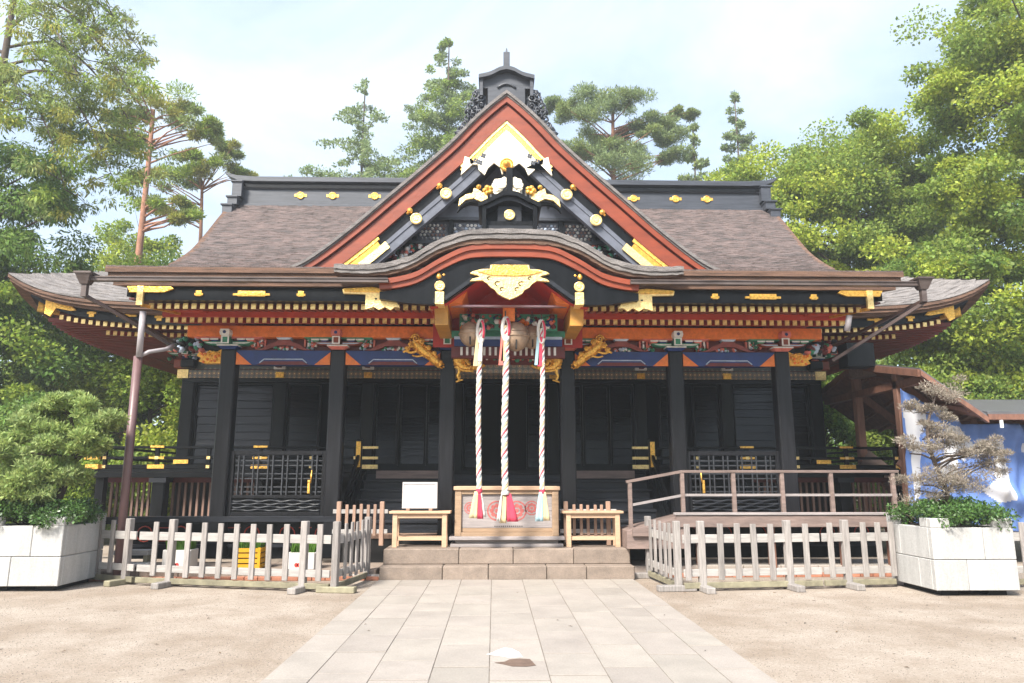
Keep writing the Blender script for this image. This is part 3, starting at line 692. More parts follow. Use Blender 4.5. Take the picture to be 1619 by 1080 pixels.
# gold centre plate, blown highlight painted in its colour, with scalloped lower edge
wt = off(.69); wl = [(0,8.02),(.10,8.0),(.14,8.16),(.27,8.26),(.40,8.14),(.47,7.98),(.60,8.10),(.62,8.22),(.78,8.22),(.80,8.36),(.90,8.40),(.98,interp(.98, wt))]
poly = [(x, z) for x, z in wl] + [(x, z-.01) for x, z in reversed(resample(wt, 12, .95))]
P = mirror(wl) ; 
topc = [(x, z) for x, z in resample(wt, 10, .96)]
pl = wl + list(reversed(topc))
g = MB()
for s in (-1, 1): g.plate([(s*x, z) for x, z in pl], 14.66, 14.72)
g = g.build('gold_gable_plate', CREAMG, S)
for s in (-1, 1):
    mb = MB()
    for cx, cz in ((s*.50, 8.42), (s*.66, 8.30), (s*.57, 8.26)):
        for q in range(4):
            a = q*PI/2+.5; mb.plate([(cx+.035*math.cos(a)+.028*math.cos(t*PI/4), cz+.035*math.sin(a)+.028*math.sin(t*PI/4)) for t in range(8)], 14.653-.002*q, 14.659)
    mb.build('dark_flower_cutout', RIDGE, g)
    for x, z in ((1.29, 7.55), (1.91, 6.98)):
        MB().disc((s*x, 14.70, z), .125, .05, 18).build('gold_crest', GOLDW, S)
        mb = MB(); mb.lathe([(.001,-.05),(.05,-.03),(.065,0)], (s*(x+.14)+0, 14.70, z+.19), 8, 0, 'y'); mb.lathe([(.001,-.04),(.03,0)], (s*(x+.19), 14.70, z+.13), 7, 0, 'y'); mb.build('gold_bud', GOLD, S)
MB().disc((0, 14.60, 8.17), .15, .07, 18).build('gold_medallion', GOLD, S)
mb = MB(); mb.lathe([(.001,-.09),(.06,-.06),(.085,0)], (0, 14.54, 8.17), 10, 0, 'y'); mb.build('gold_medallion_boss', GOLDD, S)
B(-.075, .075, 14.62, 14.7, 7.45, 8.06).build('pendant_post', BLACK, S, bevel=.01)
for s in (-1, 1):
    gold_leaf(S, s, .10, 7.62, .30, 14.66, CREAMG, 6, 2.0)
    mb = MB(); 
    for q in range(7): mb.box(s*(.34+.1*q)-.02, s*(.34+.1*q)+.02, 15.30, 15.34, 7.55, 8.0-.09*q)
    mb.build('fan_lattice', WHITEP, S)
# pediment wall, beam and carved frieze
wall = [(x, z) for x, z in resample(off(.9), 20, 3.2)]
pw = [(x, z) for x, z in half(wall)]
MB().plate(pw+[(3.2, 5.9), (-3.2, 5.9)], 15.45, 15.52).build('pediment_wall', BARGE, S)
B(-1.9, 1.9, 15.30, 15.44, 7.25, 7.58).build('pediment_beam', BARGE, S, bevel=.01); B(-1.95, 1.95, 15.28, 15.44, 7.19, 7.245).build('pediment_beam', RIDGE, S)
rngc = random.Random(3); FROGP = M('frieze_brown', (0.22, 0.13, 0.11), 0.6, var=.2)
for s in (-1, 1):
    for (x0, x1, mats) in ((.55, 1.15, [PALEBLUE, WHITEP, FRIEZE, BARGE]), (1.3, 1.95, [WHITEP, WHITEP, FROGP, FRIEZE]), (2.1, 2.55, [GREEN, FRIEZE, BARGE])):
        mb = MB()
        nx = int((x1-x0)/.085)
        for i in range(nx):
            for k in range(5):
                x = s*(x0+(i+.5+(k%2)*.4)*.085); z = 6.80+k*.075
                mb.lathe([(.001,-.03),(.022,-.025),(.036,0)], (x, 15.40, z), 6, rngc.randrange(len(mats)), 'y')
        mb.build('carved_frieze', mats, S)
        B(min(s*x0, s*x1), max(s*x0, s*x1), 15.405, 15.44, 6.72, 7.17).build('frieze_board', BARGE, S)
    for x in (1.22, 2.02): B(s*x-.05, s*x+.05, 15.3, 15.44, 6.5, 7.18).build('pediment_strut', BLACK, S)
    carving('carved_bracket', min(s*1.6, s*2.6), max(s*1.6, s*2.6), 15.2, 6.25, 6.6, 60, [GREEN, PINK, MAROON, PALEBLUE, DARK, WHITEP], 30+s, (.03,.07), .07)
    B(min(s*1.5, s*2.9), max(s*1.5, s*2.9), 15.1, 15.3, 6.58, 6.66).build('pediment_sill', GREYLAC, S)
# ridge ornament above the gable
og = B(-.42, .42, 14.85, 15.5, 9.35, 10.15).build('ridge_end_tile', RIDGE, S, bevel=.012)
tp = smoothline([(0,10.60),(.16,10.56),(.36,10.45),(.58,10.39),(.62,10.38)], 3)
MB().strip(half(tp), half([(x, z-.09) for x, z in tp]), 14.72, 15.7).build('tile_roof', RIDGE, og)
MB().plate(mirror([(0,10.52),(.3,10.40),(.56,10.30),(.56,10.12),(0,10.12)]), 14.86, 15.6).build('tile_gable_board', RIDGE, og)
for s in (-1, 1):
    B(s*.56-.04, s*.56+.04, 14.78, 15.4, 9.9, 10.32).build('side_post', RIDGE, og, bevel=.008)
    mb = MB(); rr = random.Random(11)
    cloud = [(s*.62,10.0),(s*.70,9.93),(s*.74,9.82),(s*.66,9.80),(s*.78,9.70),(s*.70,9.62),(s*.82,9.55),(s*.74,9.48),(s*.86,9.40),(s*.80,9.30),(s*.92,9.25),(s*.98,9.13),(s*.90,9.10),(s*1.04,9.0),(s*.58,9.88),(s*.56,9.70),(s*.60,9.54),(s*.66,9.38),(s*.74,9.22)]
    for k, (cx, cz) in enumerate(cloud):
        r = .085+.03*rr.random(); q = [(cx+s*r*(1-i/13)*math.cos(i*.85+k), 14.93-.05*rr.random()-.008*i, cz+r*(1-i/13)*math.sin(i*.85+k)) for i in range(12)]
        mb.tube(q, [.032*(1-.4*i/12) for i in range(12)], 6)
    mb.box(min(s*.45,s*.72), max(s*.45,s*.72), 14.98, 15.3, 9.3, 10.0); mb.box(min(s*.6,s*.86), max(s*.6,s*.86), 15.0, 15.3, 9.1, 9.6)
    mb.build('cloud_scroll', RIDGE, og)
mb = MB().tube([(-.2+.4*i/8, 14.84, 10.12+.10*math.sin(PI*i/8)) for i in range(9)], .03, 6); mb.build('arch_moulding', RIDGE, og)
B(-.07, .07, 14.85, 14.99, 10.5, 11.02).build('spire', RIDGE, og, bevel=.012); MB().lathe([(.02,0),(.02,.08),(.001,.14)], (0, 14.92, 11.02), 6).build('spire_tip', RIDGE, og)
B(-.28, .28, 15.5, 19.6, 9.75, 10.15).build('gable_ridge', RIDGE, S)

# ---- pillars
for i, x in enumerate(PX):
    p = B(x-.135, x+.135, 13.065, 13.335, .24, 3.88).build('porch_pillar', PILLAR, S, bevel=.025)
    B(x-.17, x+.17, 13.03, 13.37, .24, .5).build('pillar_shoe', BLACK, p, bevel=.015)
    B(x-.05, x+.05, 13.3, 16.4, 4.02, 4.2).build('tie_beam', MAROON, S)
for x in MX:
    B(x-.15, x+.15, 16.35, 16.65, .3, 4.3).build('hall_pillar', BLACK, S, bevel=.03)
for x in (-7.1, 7.1):
    for y in (18.7, 20.9, 23.1): B(x-.15, x+.15, y-.15, y+.15, .3, 4.3).build('hall_pillar', BLACK, S, bevel=.03)
# walls
B(-7.05, 7.05, 23.0, 23.1, .5, 4.9).build('back_wall', BLACK, S)
for s in (-1, 1): B(s*7.05-.04, s*7.05+.04, 16.6, 23.05, .5, 4.9).build('side_wall', BLACK, S)
B(-7.2, 7.2, 16.5, 23.1, 4.88, 4.93).build('hall_ceiling', DRED, S)
B(-7.0, 7.0, 16.42, 16.5, 4.2, 4.88).build('frieze_wall', MAROON, S)
# patterned lintels of the hall, gold ends
B(-7.32, 7.32, 16.30, 16.46, 3.80, 3.975).build('patterned_lintel', PATTERN, S); B(-7.2, 7.2, 16.34, 16.47, 4.0, 4.18).build('patterned_lintel', PATTERN, S)
B(-7.2, 7.2, 16.36, 16.46, 3.976, 3.999).build('lintel_line', MAROON, S)
B(-7.2, 7.2, 16.32, 16.44, 3.70, 3.797).build('lower_lintel', BLACK, S)
for s in (-1, 1):
    B(s*7.31-.22 if s > 0 else s*7.31-.02, s*7.31+.02 if s > 0 else s*7.31+.22, 16.285, 16.475, 3.79, 3.985).build('gold_beam_end', GOLDW, S)
    B(s*7.26-.14, s*7.26+.14, 16.2, 16.4, 4.0, 4.22).build('red_nosing', RED, S, bevel=.03)
for x in MX[1:-1]:
    B(x-.09, x+.09, 16.26, 16.30, 3.80, 3.93).build('gold_beam_cover', GOLD, S); B(x-.13, x+.13, 16.22, 16.3, 3.99, 4.05).build('white_bracket_end', WHITEP, S); B(x-.12, x+.12, 16.24, 16.33, 4.06, 4.18).build('red_bracket_end', DRED, S)
# ---- shutters between the hall pillars
slat = MB().hexa([(-.5,-.012,-.082),(.5,-.012,-.082),(.5,.012,-.082),(-.5,.012,-.082)], [(-.5,.010,.082),(.5,.010,.082),(.5,.03,.082),(-.5,.03,.082)])
slat_o = None
def shutter(x0, x1, y, z0, z1, k=None):
    global slat_o
    f = MB(); t = .045
    f.box(x0, x0+t, y-.03, y+.03, z0, z1); f.box(x1-t, x1, y-.03, y+.03, z0, z1); f.box(x0+t, x1-t, y-.03, y+.03, z0, z0+t); f.box(x0+t, x1-t, y-.03, y+.03, z1-t, z1)
    f = f.build('shutter', BLACK, S)
    nn = int((z1-z0-2*t)/.172); h = (z1-z0-2*t)/nn
    for i in range(nn):
        loc = ((x0+x1)/2, y, z0+t+h*(i+.5)); sc = (x1-x0-2*t, 1, h/.168)
        if slat_o is None:
            slat_o = slat.build('slat', SHINY, f, org=(0,0,0)); slat_o.location = Vector(loc)-ORG[f.name]; slat_o.scale = sc
        else: inst(slat_o, f, loc, (random.uniform(-.035,.035), random.uniform(-.004,.004), random.uniform(-.012,.012)), sc)
    return f
for i in range(7):
    x0, x1 = MX[i]+.15, MX[i+1]-.15; xm = (x0+x1)/2
    if i in (0, 6):
        shutter(x0, x1, 16.5, 1.86, 3.70)
    elif i in (1, 5):
        if i == 1: shutter(x0, x0+.75, 16.5, 1.86, 3.7); shutter(x1-.6, x1, 16.62, 1.86, 3.7)
        else: shutter(x1-.62, x1, 16.5, 1.86, 3.7); shutter(x0+.3, x0+.95, 16.62, 1.86, 3.7)
    elif i in (2, 4):
        shutter(x0, xm-.32, 16.55, 1.86, 3.7); shutter(xm-.30, xm+.30, 16.62, 1.86, 3.7); shutter(xm+.32, x1, 16.55, 1.86, 3.7)
    if i != 3: B(x0, x1, 16.40, 16.6, 1.76, 1.86).build('sill', BLACK, S)
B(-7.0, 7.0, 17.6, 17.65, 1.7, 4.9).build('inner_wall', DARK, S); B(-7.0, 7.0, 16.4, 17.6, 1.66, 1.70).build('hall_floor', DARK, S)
for s in (-1, 1):                           # middle bay doors, standing open a little
    shutter(min(s*.5, s*.94), max(s*.5, s*.94), 16.75, 1.8, 3.7)
# ---- verandah
for s in (-1, 1):
    x0, x1 = (-8.45, -2.98) if s < 0 else (2.98, 8.45)
    B(x0, x1, 15.2, 16.35, 1.71, 1.77).build('verandah_deck', BLACK, S)
    B(x0+.02, x1-.02, 15.17, 15.24, 1.60, 1.705).build('deck_beam', BLACK, S, bevel=.008)
    B(min(s*7.3, s*8.45), max(s*7.3, s*8.45), 16.35, 23.5, 1.71, 1.77).build('verandah_deck', BLACK, S)
    for z0, z1, ex in ((1.775, 1.86, .12), (1.97, 2.025, .16), (2.185, 2.235, .22)):
        y = 15.28
        r = B(x0-(ex if s < 0 else -.1), x1+(ex if s > 0 else -.1), y-.03, y+.03, z0, z1).build('railing', BLACK, S, bevel=.008)
        xe = s*(8.45+ex)
        B(min(xe, xe-s*.34), max(xe, xe-s*.34), y-.036, y+.036, z0-.005, z1+.005).build('gold_cap', GOLD, r)
        rs = B(s*8.30-.03, s*8.30+.03, 15.28-ex, 23.3, z0+.003, z1+.003).build('side_railing', BLACK, S)
        B(s*8.30-.036, s*8.30+.036, 15.28-ex-.01, 15.28-ex+.12, z0-.002, z1+.008).build('gold_cap', GOLD, rs)
        xi = s*2.98
        B(min(xi-s*.34, xi), max(xi-s*.34, xi), y-.03, y+.03, z0, z1).build('gold_rail_tip', GOLDW, r)
    for k, x in enumerate((8.2, 7.15, 6.1, 5.05, 4.0, 3.1)):
        B(s*x-.035, s*x+.035, 15.245, 15.315, 1.77, 2.185).build('railing_post', BLACK, S)
        for zc in (1.82, 2.0): B(s*x-.035, s*x+.035, 15.238, 15.244, zc-.03, zc+.03).build('gold_stud', GOLDW, S)
        if k in (1, 3): 
            B(s*x-.17, s*x+.17, 15.234, 15.244, 1.78, 1.86).build('gold_plate', GOLD, S); B(s*x-.15, s*x+.15, 15.24, 15.246, 1.975, 2.02).build('gold_plate', GOLD, S); B(s*x-.14, s*x+.14, 15.235, 15.32, 2.205, 2.245).build('gold_plate', GOLD, S)
        if k == 1: B(s*(x-.5)-.15, s*(x-.5)+.15, 15.232, 15.25, 1.88, 1.96).build('gold_plate', GOLD, S)
    # stair newel with gold face
    nw = B(s*2.92-.06, s*2.92+.06, 14.6, 14.72, 1.3, 2.35).build('stair_newel', BLACK, S, bevel=.01); B(s*2.92-.045, s*2.92+.045, 14.58, 14.6, 1.80, 2.30).build('gold_plate', GOLD, nw)
    MB().bar((s*2.92, 14.66, 2.05), (s*2.92, 13.4, 1.15), .06, .07).build('stair_rail', BLACK, S); MB().bar((s*2.92, 14.66, 1.8), (s*2.92, 13.4, .9), .06, .07).build('stair_rail', BLACK, S)
    mb = MB().bar((s*2.86, 15.0, 1.55), (s*2.86, 13.3, .6), .08, .4); mb.build('stair_stringer', BLACK, S)
    for x in (8.25, 7.05, 5.05): 
        if x != 7.05: B(s*x-.08, s*x+.08, 15.25, 15.42, .2, 1.6).build('deck_post', BLACK, S)
    p = B(s*7.05-.13, s*7.05+.13, 15.2, 15.46, .2, 1.6).build('deck_post', BLACK, S, bevel=.02); B(s*7.05-.17, s*7.05+.17, 15.16, 15.5, 1.50, 1.595).build('post_cap', GREYLAC, p)
    src = None
    for q in range(25):                     # brown slats under the verandah
        x = s*(5.25+q*.128); 
        if q > 16 and q % 1 == 0: x = s*(5.25+16*.128+(q-16)*.11)
        if src is None: src = B(x-.022, x+.022, 15.6, 15.65, .8, 1.56).build('under_slat', BROWNSLAT, S, org=(x, 15.6, .8))
        else: inst(src, S, (x, 15.6, .8))
    B(min(s*5.1, s*8.3), max(s*5.1, s*8.3), 15.58, 15.7, 1.5, 1.6).build('under_rail', MAROON, S)
    B(min(s*5.1, s*8.3), max(s*5.1, s*8.3), 15.55, 15.7, .66, .8).build('under_sill', BLACK, S)
    B(min(s*2.9, s*7.0), max(s*2.9, s*7.0), 15.9, 15.95, .2, 1.7).build('under_wall', DARK, S)
    # ground sill between porch pillars with red ring panels below
    B(min(s*2.92, s*6.6), max(s*2.92, s*6.6), 13.06, 13.2, .83, .93).build('ground_sill', GREYLAC, S, bevel=.008)
    B(min(s*2.92, s*6.6), max(s*2.92, s*6.6), 13.30, 13.36, .2, .85).build('skirting', BLACK, S)
    B(min(s*2.92, s*6.6), max(s*2.92, s*6.6), 13.20, 13.3, .40, .45).build('skirting_rail', GREYLAC, S)
    for q in range(6):
        x = s*(3.25+q*.62); mb = MB().tube([(x+.13*math.cos(2*PI*k/16), 13.29, .62+.13*math.sin(2*PI*k/16)) for k in range(17)], .012, 5, caps=False); mb.build('red_ring', RED2, S)
        if q % 2: 
            mb = MB().box(x+.2, x+.42, 13.28, 13.3, .50, .515); mb.box(x+.2, x+.42, 13.28, 13.3, .72, .735); mb.build('red_line', RED2, S)
# stairs
zz = .42
tread = None
for k in range(7):
    z1 = .46+(k+1)*.183; y0 = 13.45+k*.235
    if k == 6: break
    st = B(-2.82, 2.82, y0, y0+.26, z1-.05, z1).build('stair_tread', GREYLAC, S, bevel=.006); B(-2.8, 2.8, y0+.03, y0+.05, z1-.183, z1-.052).build('riser', GREYLAC, st)
B(-2.82, 2.82, 14.90, 16.35, 1.655, 1.745).build('verandah_deck', BLACK, S); B(-2.8, 2.8, 14.93, 14.97, 1.5, 1.652).build('deck_riser', GREYLAC, S)
for s in (-1, 1): B(min(s*1.28, s*2.6), max(s*1.28, s*2.6), 14.86, 14.9, 1.58, 1.735).build('pale_edge_board', RAMPW, S)
for s in (-1, 1): B(min(s*1.24, s*2.94), max(s*1.24, s*2.94), 13.1, 13.42, .55, .62).build('floor_edge', TAN, S)
B(-2.9, 2.9, 13.12, 13.45, .1, .54).build('step_base', DARK, S)
# ---- lattice screens
def lattice(x0, x1, name='lattice_screen'):
    y = 13.2
    f = MB(); t = .07
    f.box(x0, x0+t, y-.04, y+.04, .93, 2.06); f.box(x1-t, x1, y-.04, y+.04, .93, 2.06)
    f.box(x0+t, x1-t, y-.039, y+.039, 1.985, 2.06); f.box(x0+t, x1-t, y-.039, y+.039, .93, 1.0); f.box(x0+t, x1-t, y-.039, y+.039, 1.235, 1.29)
    f = f.build(name, PILLAR, S, bevel=.006)
    src = None; w = (x1-x0-2*t)
    xs = []
    k = 6
    for i in range(k): c = x0+t+w*(i+.30)/k; xs += [c, c+.085]
    for x in xs:
        if src is None: src = B(x-.010, x+.010, y-.03, y-.004, 1.29, 1.985).build('lattice_bar', LATT, f, org=(x, y, 1.29))
        else: inst(src, f, (x, y, 1.29))
    src = None
    for z in (1.345, 1.43, 1.575, 1.66, 1.805, 1.89):
        if src is None: src = B(x0+t, x1-t, y-.002, y+.024, z-.010, z+.010).build('lattice_bar', LATT, f, org=(x0, y, z))
        else: inst(src, f, (x0, y, z))
    mb = MB()                                # woven foot panel
    for r in range(4):
        pts = [(x0+t+w*i/40, y-.02-.012*math.cos(PI*(i/5+r)), 1.03+r*.052+.012*math.sin(PI*(i/5+r))) for i in range(41)]
        mb.tube(pts, .021, 5)
    mb.build('woven_panel', GREYLAC, f); B(x0+t, x1-t, y+.0, y+.03, 1.0, 1.235).build('foot_panel', BLACK, f)
    return f
for s in (-1, 1):
    f = lattice(min(s*3.22, s*4.91), max(s*3.22, s*4.91))
    mb = MB(); mb.tube([(s*3.46, 13.14, 1.72), (s*3.46, 13.12, 1.60), (s*3.47, 13.13, 1.50)], .014, 6); mb.box(s*3.50-.02, s*3.50+.02, 13.13, 13.16, 1.32, 1.55); mb.build('gold_latch', GOLD, f)
# ---- beams and brackets of the porch
FROG = M('frog_leg_red', (0.22, 0.05, 0.04), 0.5, var=0.3, vscale=8)
for i in range(5):
    x0, x1 = PX[i]+.14, PX[i+1]-.14
    if i == 2: continue
    b = MB().plate([(x0, 3.86), (x1, 3.86), (x1, 3.62), (x1-.22, 3.60), (x0+.22, 3.60), (x0, 3.62)], 13.1, 13.3).build('blue_beam', BLUE, S)
    for s, xa in ((1, x0), (-1, x1)):
        MB().plate([(xa, 3.83), (xa+s*.28, 3.598), (xa, 3.598)], 13.09, 13.11).build('orange_beam_end', ORANGE, b)
    pts = [(x0+.42, 3.60), (x0+.5, 3.67), (x1-.5, 3.67), (x1-.42, 3.60)]
    MB().tube([(x, 13.095, z+.03) for x, z in pts], .012, 5).build('white_line', PALEBLUE, b)
    MB().plate([(x0+.5, 3.66), (x1-.5, 3.66), (x1-.38, 3.598), (x0+.38, 3.598)], 13.09, 13.099).build('maroon_underside', MAROON, b)
    B(x0, x1, 13.22, 13.3, 3.86, 4.1).build('bracket_board', MAROON, S)
    xm = (x0+x1)/2                           # frog-leg strut
    kp = [(0,4.06),(.10,4.06),(.14,4.02),(.28,3.97),(.40,3.89),(.52,3.87),(.36,3.865),(.24,3.90),(.14,3.95),(0,3.96)]
    k = MB().plate(mirror(kp), 13.08, 13.2, c=(xm, 0)).build('frog_leg_strut', FROG, S)
    MB().plate(mirror([(0,3.955),(.13,3.945),(.22,3.90),(.30,3.868),(0,3.868)]), 13.14, 13.19, c=(xm, 0)).build('strut_panel', DRED, k)
    rr = random.Random(i); mb = MB()
    for q in range(14): mb.lathe([(.001,-.03),(.02,-.02),(.03,0)], (xm+rr.uniform(-.2,.2), 13.14, 3.90+rr.uniform(-.02,.03)), 6, rr.randrange(4), 'y')
    tag(mb.build('strut_carving', [GREEN, WHITEP, PINK, PALEBLUE], k), kind='stuff')
    for sx in (-1, 1):
        tag(carving('beam_carving', min(xm+sx*.62, xm+sx*.40), max(xm+sx*.62, xm+sx*.40), 13.18, 3.89, 4.06, 16, [MAROON, GREEN, PINK, PALEBLUE], 90+i*2+sx, (.02,.045), .05), kind='stuff')
    MB().hexa([(xm-.10,13.05,4.055),(xm+.10,13.05,4.055),(xm+.10,13.2,4.055),(xm-.10,13.2,4.055)], [(xm-.15,13.03,4.10),(xm+.15,13.03,4.10),(xm+.15,13.2,4.10),(xm-.15,13.2,4.10)]).build('strut_block', PALEBLUE, k)
    for s in (-1, 1):
        for q in range(4): B(xm+s*(.36+q*.065)-.016, xm+s*(.36+q*.065)+.016, 13.15, 13.21, 3.94, 4.07).build('baluster', WHITEP if q % 2 else PINK, S)
def trim_block(x0, x1, y0, y1, z0, z1, mat, name, par):   # tapered bearing block with pale rim
    t = (x1-x0)*.16
    o = MB().hexa([(x0+t,y0+.02,z0),(x1-t,y0+.02,z0),(x1-t,y1,z0),(x0+t,y1,z0)], [(x0,y0,z0+(z1-z0)*.55),(x1,y0,z0+(z1-z0)*.55),(x1,y1,z0+(z1-z0)*.55),(x0,y1,z0+(z1-z0)*.55)])
    o.box(x0, x1, y0, y1, z0+(z1-z0)*.55, z1); o = o.build(name, mat, par)
    MB().box(x0-.006, x1+.006, y0-.008, y0-.001, z1-.028, z1).box(x0-.006, x0+.014, y0-.008, y0-.001, z0+(z1-z0)*.5, z1-.028).box(x1-.014, x1+.006, y0-.008, y0-.001, z0+(z1-z0)*.5, z1-.028).build('pale_rim', WHITEP, par)
    return o
def bracket(x, y, z, alt, nose=True, k=1.0):
    c1, c2, c3 = ((GREEN, PINK, BLUE) if alt else (RED, GREEN, BLUE))
    b = MB().hexa([(x-.12,y-.12,z),(x+.12,y-.12,z),(x+.12,y+.11,z),(x-.12,y+.11,z)], [(x-.18,y-.18,z+.05),(x+.18,y-.18,z+.05),(x+.18,y+.17,z+.05),(x-.18,y+.17,z+.05)]).build('bracket', BLUE if alt else PINK, S)
    MB().box(x-.185, x+.185, y-.19, y+.175, z+.05, z+.075).build('pale_rim', WHITEP, b)
    yf = y-.16
    for s in (-1, 1):
        MB().plate([(s*.08,.0),(s*.30,.0),(s*.40,.018),(s*.44,.055),(s*.08,.055)], yf, y+.06, c=(x, z+.078)).build('bracket_arm', c1, b)
        MB().plate([(s*.09,.008),(s*.30,.008),(s*.38,.022),(s*.40,.03),(s*.09,.03)], yf-.006, yf-.001, c=(x, z+.085)).build('arm_line', WHITEP if alt else PALEBLUE, b)
        for q, m in ((.40, c2), (.24, c3)): trim_block(x+s*q-.068, x+s*q+.068, yf-.02, y+.06, z+.134, z+.185, m, 'bearing_block', b)
        MB().plate([(s*.06,.0),(s*.50,.0),(s*.60,.012),(s*.62,.03),(s*.06,.03)], yf-.01, y+.06, c=(x, z+.186)).build('bracket_arm', c2, b)
    MB().plate([(-.05,0),(.05,0),(.05,.13),(-.05,.13)], y-.30, y-.05, c=(x, z+.078)).build('bracket_nose', c1, b)
    MB().box(x-.07, x+.07, y-.315, y-.301, z+.07, z+.088).box(x-.07, x+.07, y-.315, y-.301, z+.19, z+.21).box(x-.07, x-.045, y-.315, y-.301, z+.088, z+.19).box(x+.045, x+.07, y-.315, y-.301, z+.088, z+.19).build('pale_rim', WHITEP, b)
    if nose:
        MB().plate([(-.075,0),(.075,0),(.09,.05),(.075,.11),(-.075,.11),(-.09,.05)], y-.36, y-.1, c=(x, z+.215)).build('upper_nose', WHITEP if alt else PINK, b)
        MB().plate([(.03*math.cos(t*.7), .055+.03*math.sin(t*.7)) for t in range(9)], y-.366, y-.361, c=(x, z+.215)).build('nose_eye', BLUE, b)
    return b
for i, x in enumerate(PX): bracket(x, 13.17, 3.875, i % 2 == 0)
for x in (-7.1, 7.1):
    bracket(x, 16.35, 4.22, True, False); s = 1 if x > 0 else -1
    bracket(x-s*.55, 16.35, 4.25, False, False)
    carving('carved_panel', min(s*6.0, s*7.5), max(s*6.0, s*7.5), 16.2, 4.2, 4.75, 70, [GREEN, PINK, MAROON, DARK, PALEBLUE, MAROON], 50+s, (.03,.08), .08)
    B(s*7.05-.16, s*7.05+.16, 16.1, 16.3, 4.0, 4.2).build('black_nosing', BLACK, S, bevel=.03)
for s in (-1, 1):                           # gold carved nosings outside the end pillars
    pts = [(0,3.62),(.30,3.62),(.40,3.66),(.36,3.72),(.44,3.76),(.40,3.84),(.30,3.80),(.22,3.86),(.10,3.83),(0,3.88)]
    g = MB().plate([(s*(5.19+x), z) for x, z in pts], 13.12, 13.24).build('gold_nosing', GOLDD, S)
    mb = MB(); rr = random.Random(4)
    for q in range(26): mb.lathe([(.001,-.03),(.02,-.02),(.03,0)], (s*(5.22+rr.random()*.34), 13.12, 3.65+rr.random()*.18), 6, rr.randrange(3), 'y')
    mb.build('nosing_carving', [GOLD, ORANGE, GOLDD], g)
    carving('carved_panel', min(s*5.55, s*6.1), max(s*5.55, s*6.1), 13.2, 3.86, 4.10, 30, [GREEN, PINK, MAROON, DARK, PALEBLUE], 70+s, (.03,.07), .08)
    B(min(s*5.19, s*6.15), max(s*5.19, s*6.15), 13.22, 13.3, 3.88, 4.09).build('bracket_board', DARK, S)
# ---- gold dragon carvings at the middle pillars
def dragon(s, kind):
    rr = random.Random(9+kind); mb = MB()
    if kind == 0:                           # outer side: body rising outward, curled head at the top
        ax = [(1.20,3.57),(1.30,3.66),(1.40,3.76),(1.52,3.84),(1.62,3.93),(1.70,4.02)]; rad = [.06,.075,.085,.095,.10,.085]
        curls = [(1.66,4.06,.085),(1.55,4.00,.055),(1.42,3.88,.045),(1.74,3.93,.05),(1.32,3.78,.04),(1.80,3.86,.045)]
        ex = [([(1.62,3.84),(1.74,3.80),(1.84,3.83),(1.88,3.80)], .03), ([(1.5,3.76),(1.62,3.73),(1.72,3.75)], .022)]
    else:                                   # inner side: neck, long jaw and hanging claw
        ax = [(.94,3.96),(.90,3.86),(.88,3.74),(.87,3.62),(.80,3.55),(.68,3.53),(.55,3.545),(.44,3.57)]; rad = [.04,.085,.11,.10,.075,.05,.035,.02]
        curls = [(.90,3.90,.05),(.78,3.80,.05),(.84,3.70,.055),(.74,3.66,.045),(.94,3.76,.045),(.70,3.60,.035)]
        ex = [([(.90,3.56),(.87,3.46),(.90,3.38),(.86,3.30)], .032), ([(.86,3.30),(.80,3.31)], .018), ([(.86,3.30),(.93,3.27)], .022), ([(.90,3.34),(.84,3.36)], .015), ([(.95,3.55),(.80,3.48),(.62,3.47)], .028)]
    A = smoothline([(x, z, r) for (x, z), r in zip(ax, rad)], 5)
    mb.tube([(s*x, 12.98, z) for i, (x, z, r) in enumerate(A)], [r*(1+.12*(i % 2)) for i, (x, z, r) in enumerate(A)], 10)
    for cx, cz, r in curls:                  # spiral curls of the mane
        q = [(s*(cx+r*(1-i/16)*math.cos(i*.8)), 12.90-.012*i/4, cz+r*(1-i/16)*math.sin(i*.8)) for i in range(15)]
        mb.tube(q, [.020*(1-.4*i/15) for i in range(15)], 6)
    for p, r in ex:
        q = smoothline(p, 3); mb.tube([(s*x, 12.92, z) for x, z in q], [r*(1-.4*i/len(q)) for i in range(len(q))], 6)
    for q in range(70):
        x, z, r = rr.choice(A); t = rr.uniform(0, 2*PI); k = rr.uniform(.014,.028)
        mb.lathe([(.001,-.03),(k*.7,-.02),(k,.01)], (s*(x+r*.85*math.cos(t)), 12.98-r*.75, z+r*.85*math.sin(t)), 6, rr.choice((0,0,1)), 'y')
    mb.build('dragon_carving', [GOLD, GOLDD], S)
for s in (-1, 1): dragon(s, 0); dragon(s, 1)
B(-.94, .94, 13.05, 13.3, 3.46, 3.6).build('porch_lintel', PATTERN, S)
# down pipe at the porch's left corner
dp = MB().tube([(-5.97, 11.7, 4.25), (-5.99, 11.75, 3.50)], .05, 10).build('down_pipe', PIPEL, S)
MB().tube([(-6.02, 11.78, 3.52), (-6.02, 11.8, .1)], .066, 12).build('lower_pipe', PIPE, dp)
MB().tube([(-6.0, 11.78, 3.52), (-5.86, 11.8, 3.60), (-5.68, 12.0, 3.68), (-5.66, 12.2, 3.78)], .035, 8).build('branch_pipe', PIPEL, dp)
MB().bar((-6.72, 11.36, 4.42), (-5.60, 12.3, 3.72), .045, .05).build('slanting_gutter', COPPERD, dp)
dp2 = MB().tube([(5.70, 11.75, 4.26), (5.66, 11.8, 4.0)], .05, 10).build('down_pipe', PIPEL, S)
MB().bar((6.80, 11.36, 4.42), (5.62, 12.3, 3.58), .045, .05).build('slanting_gutter', COPPERD, dp2)
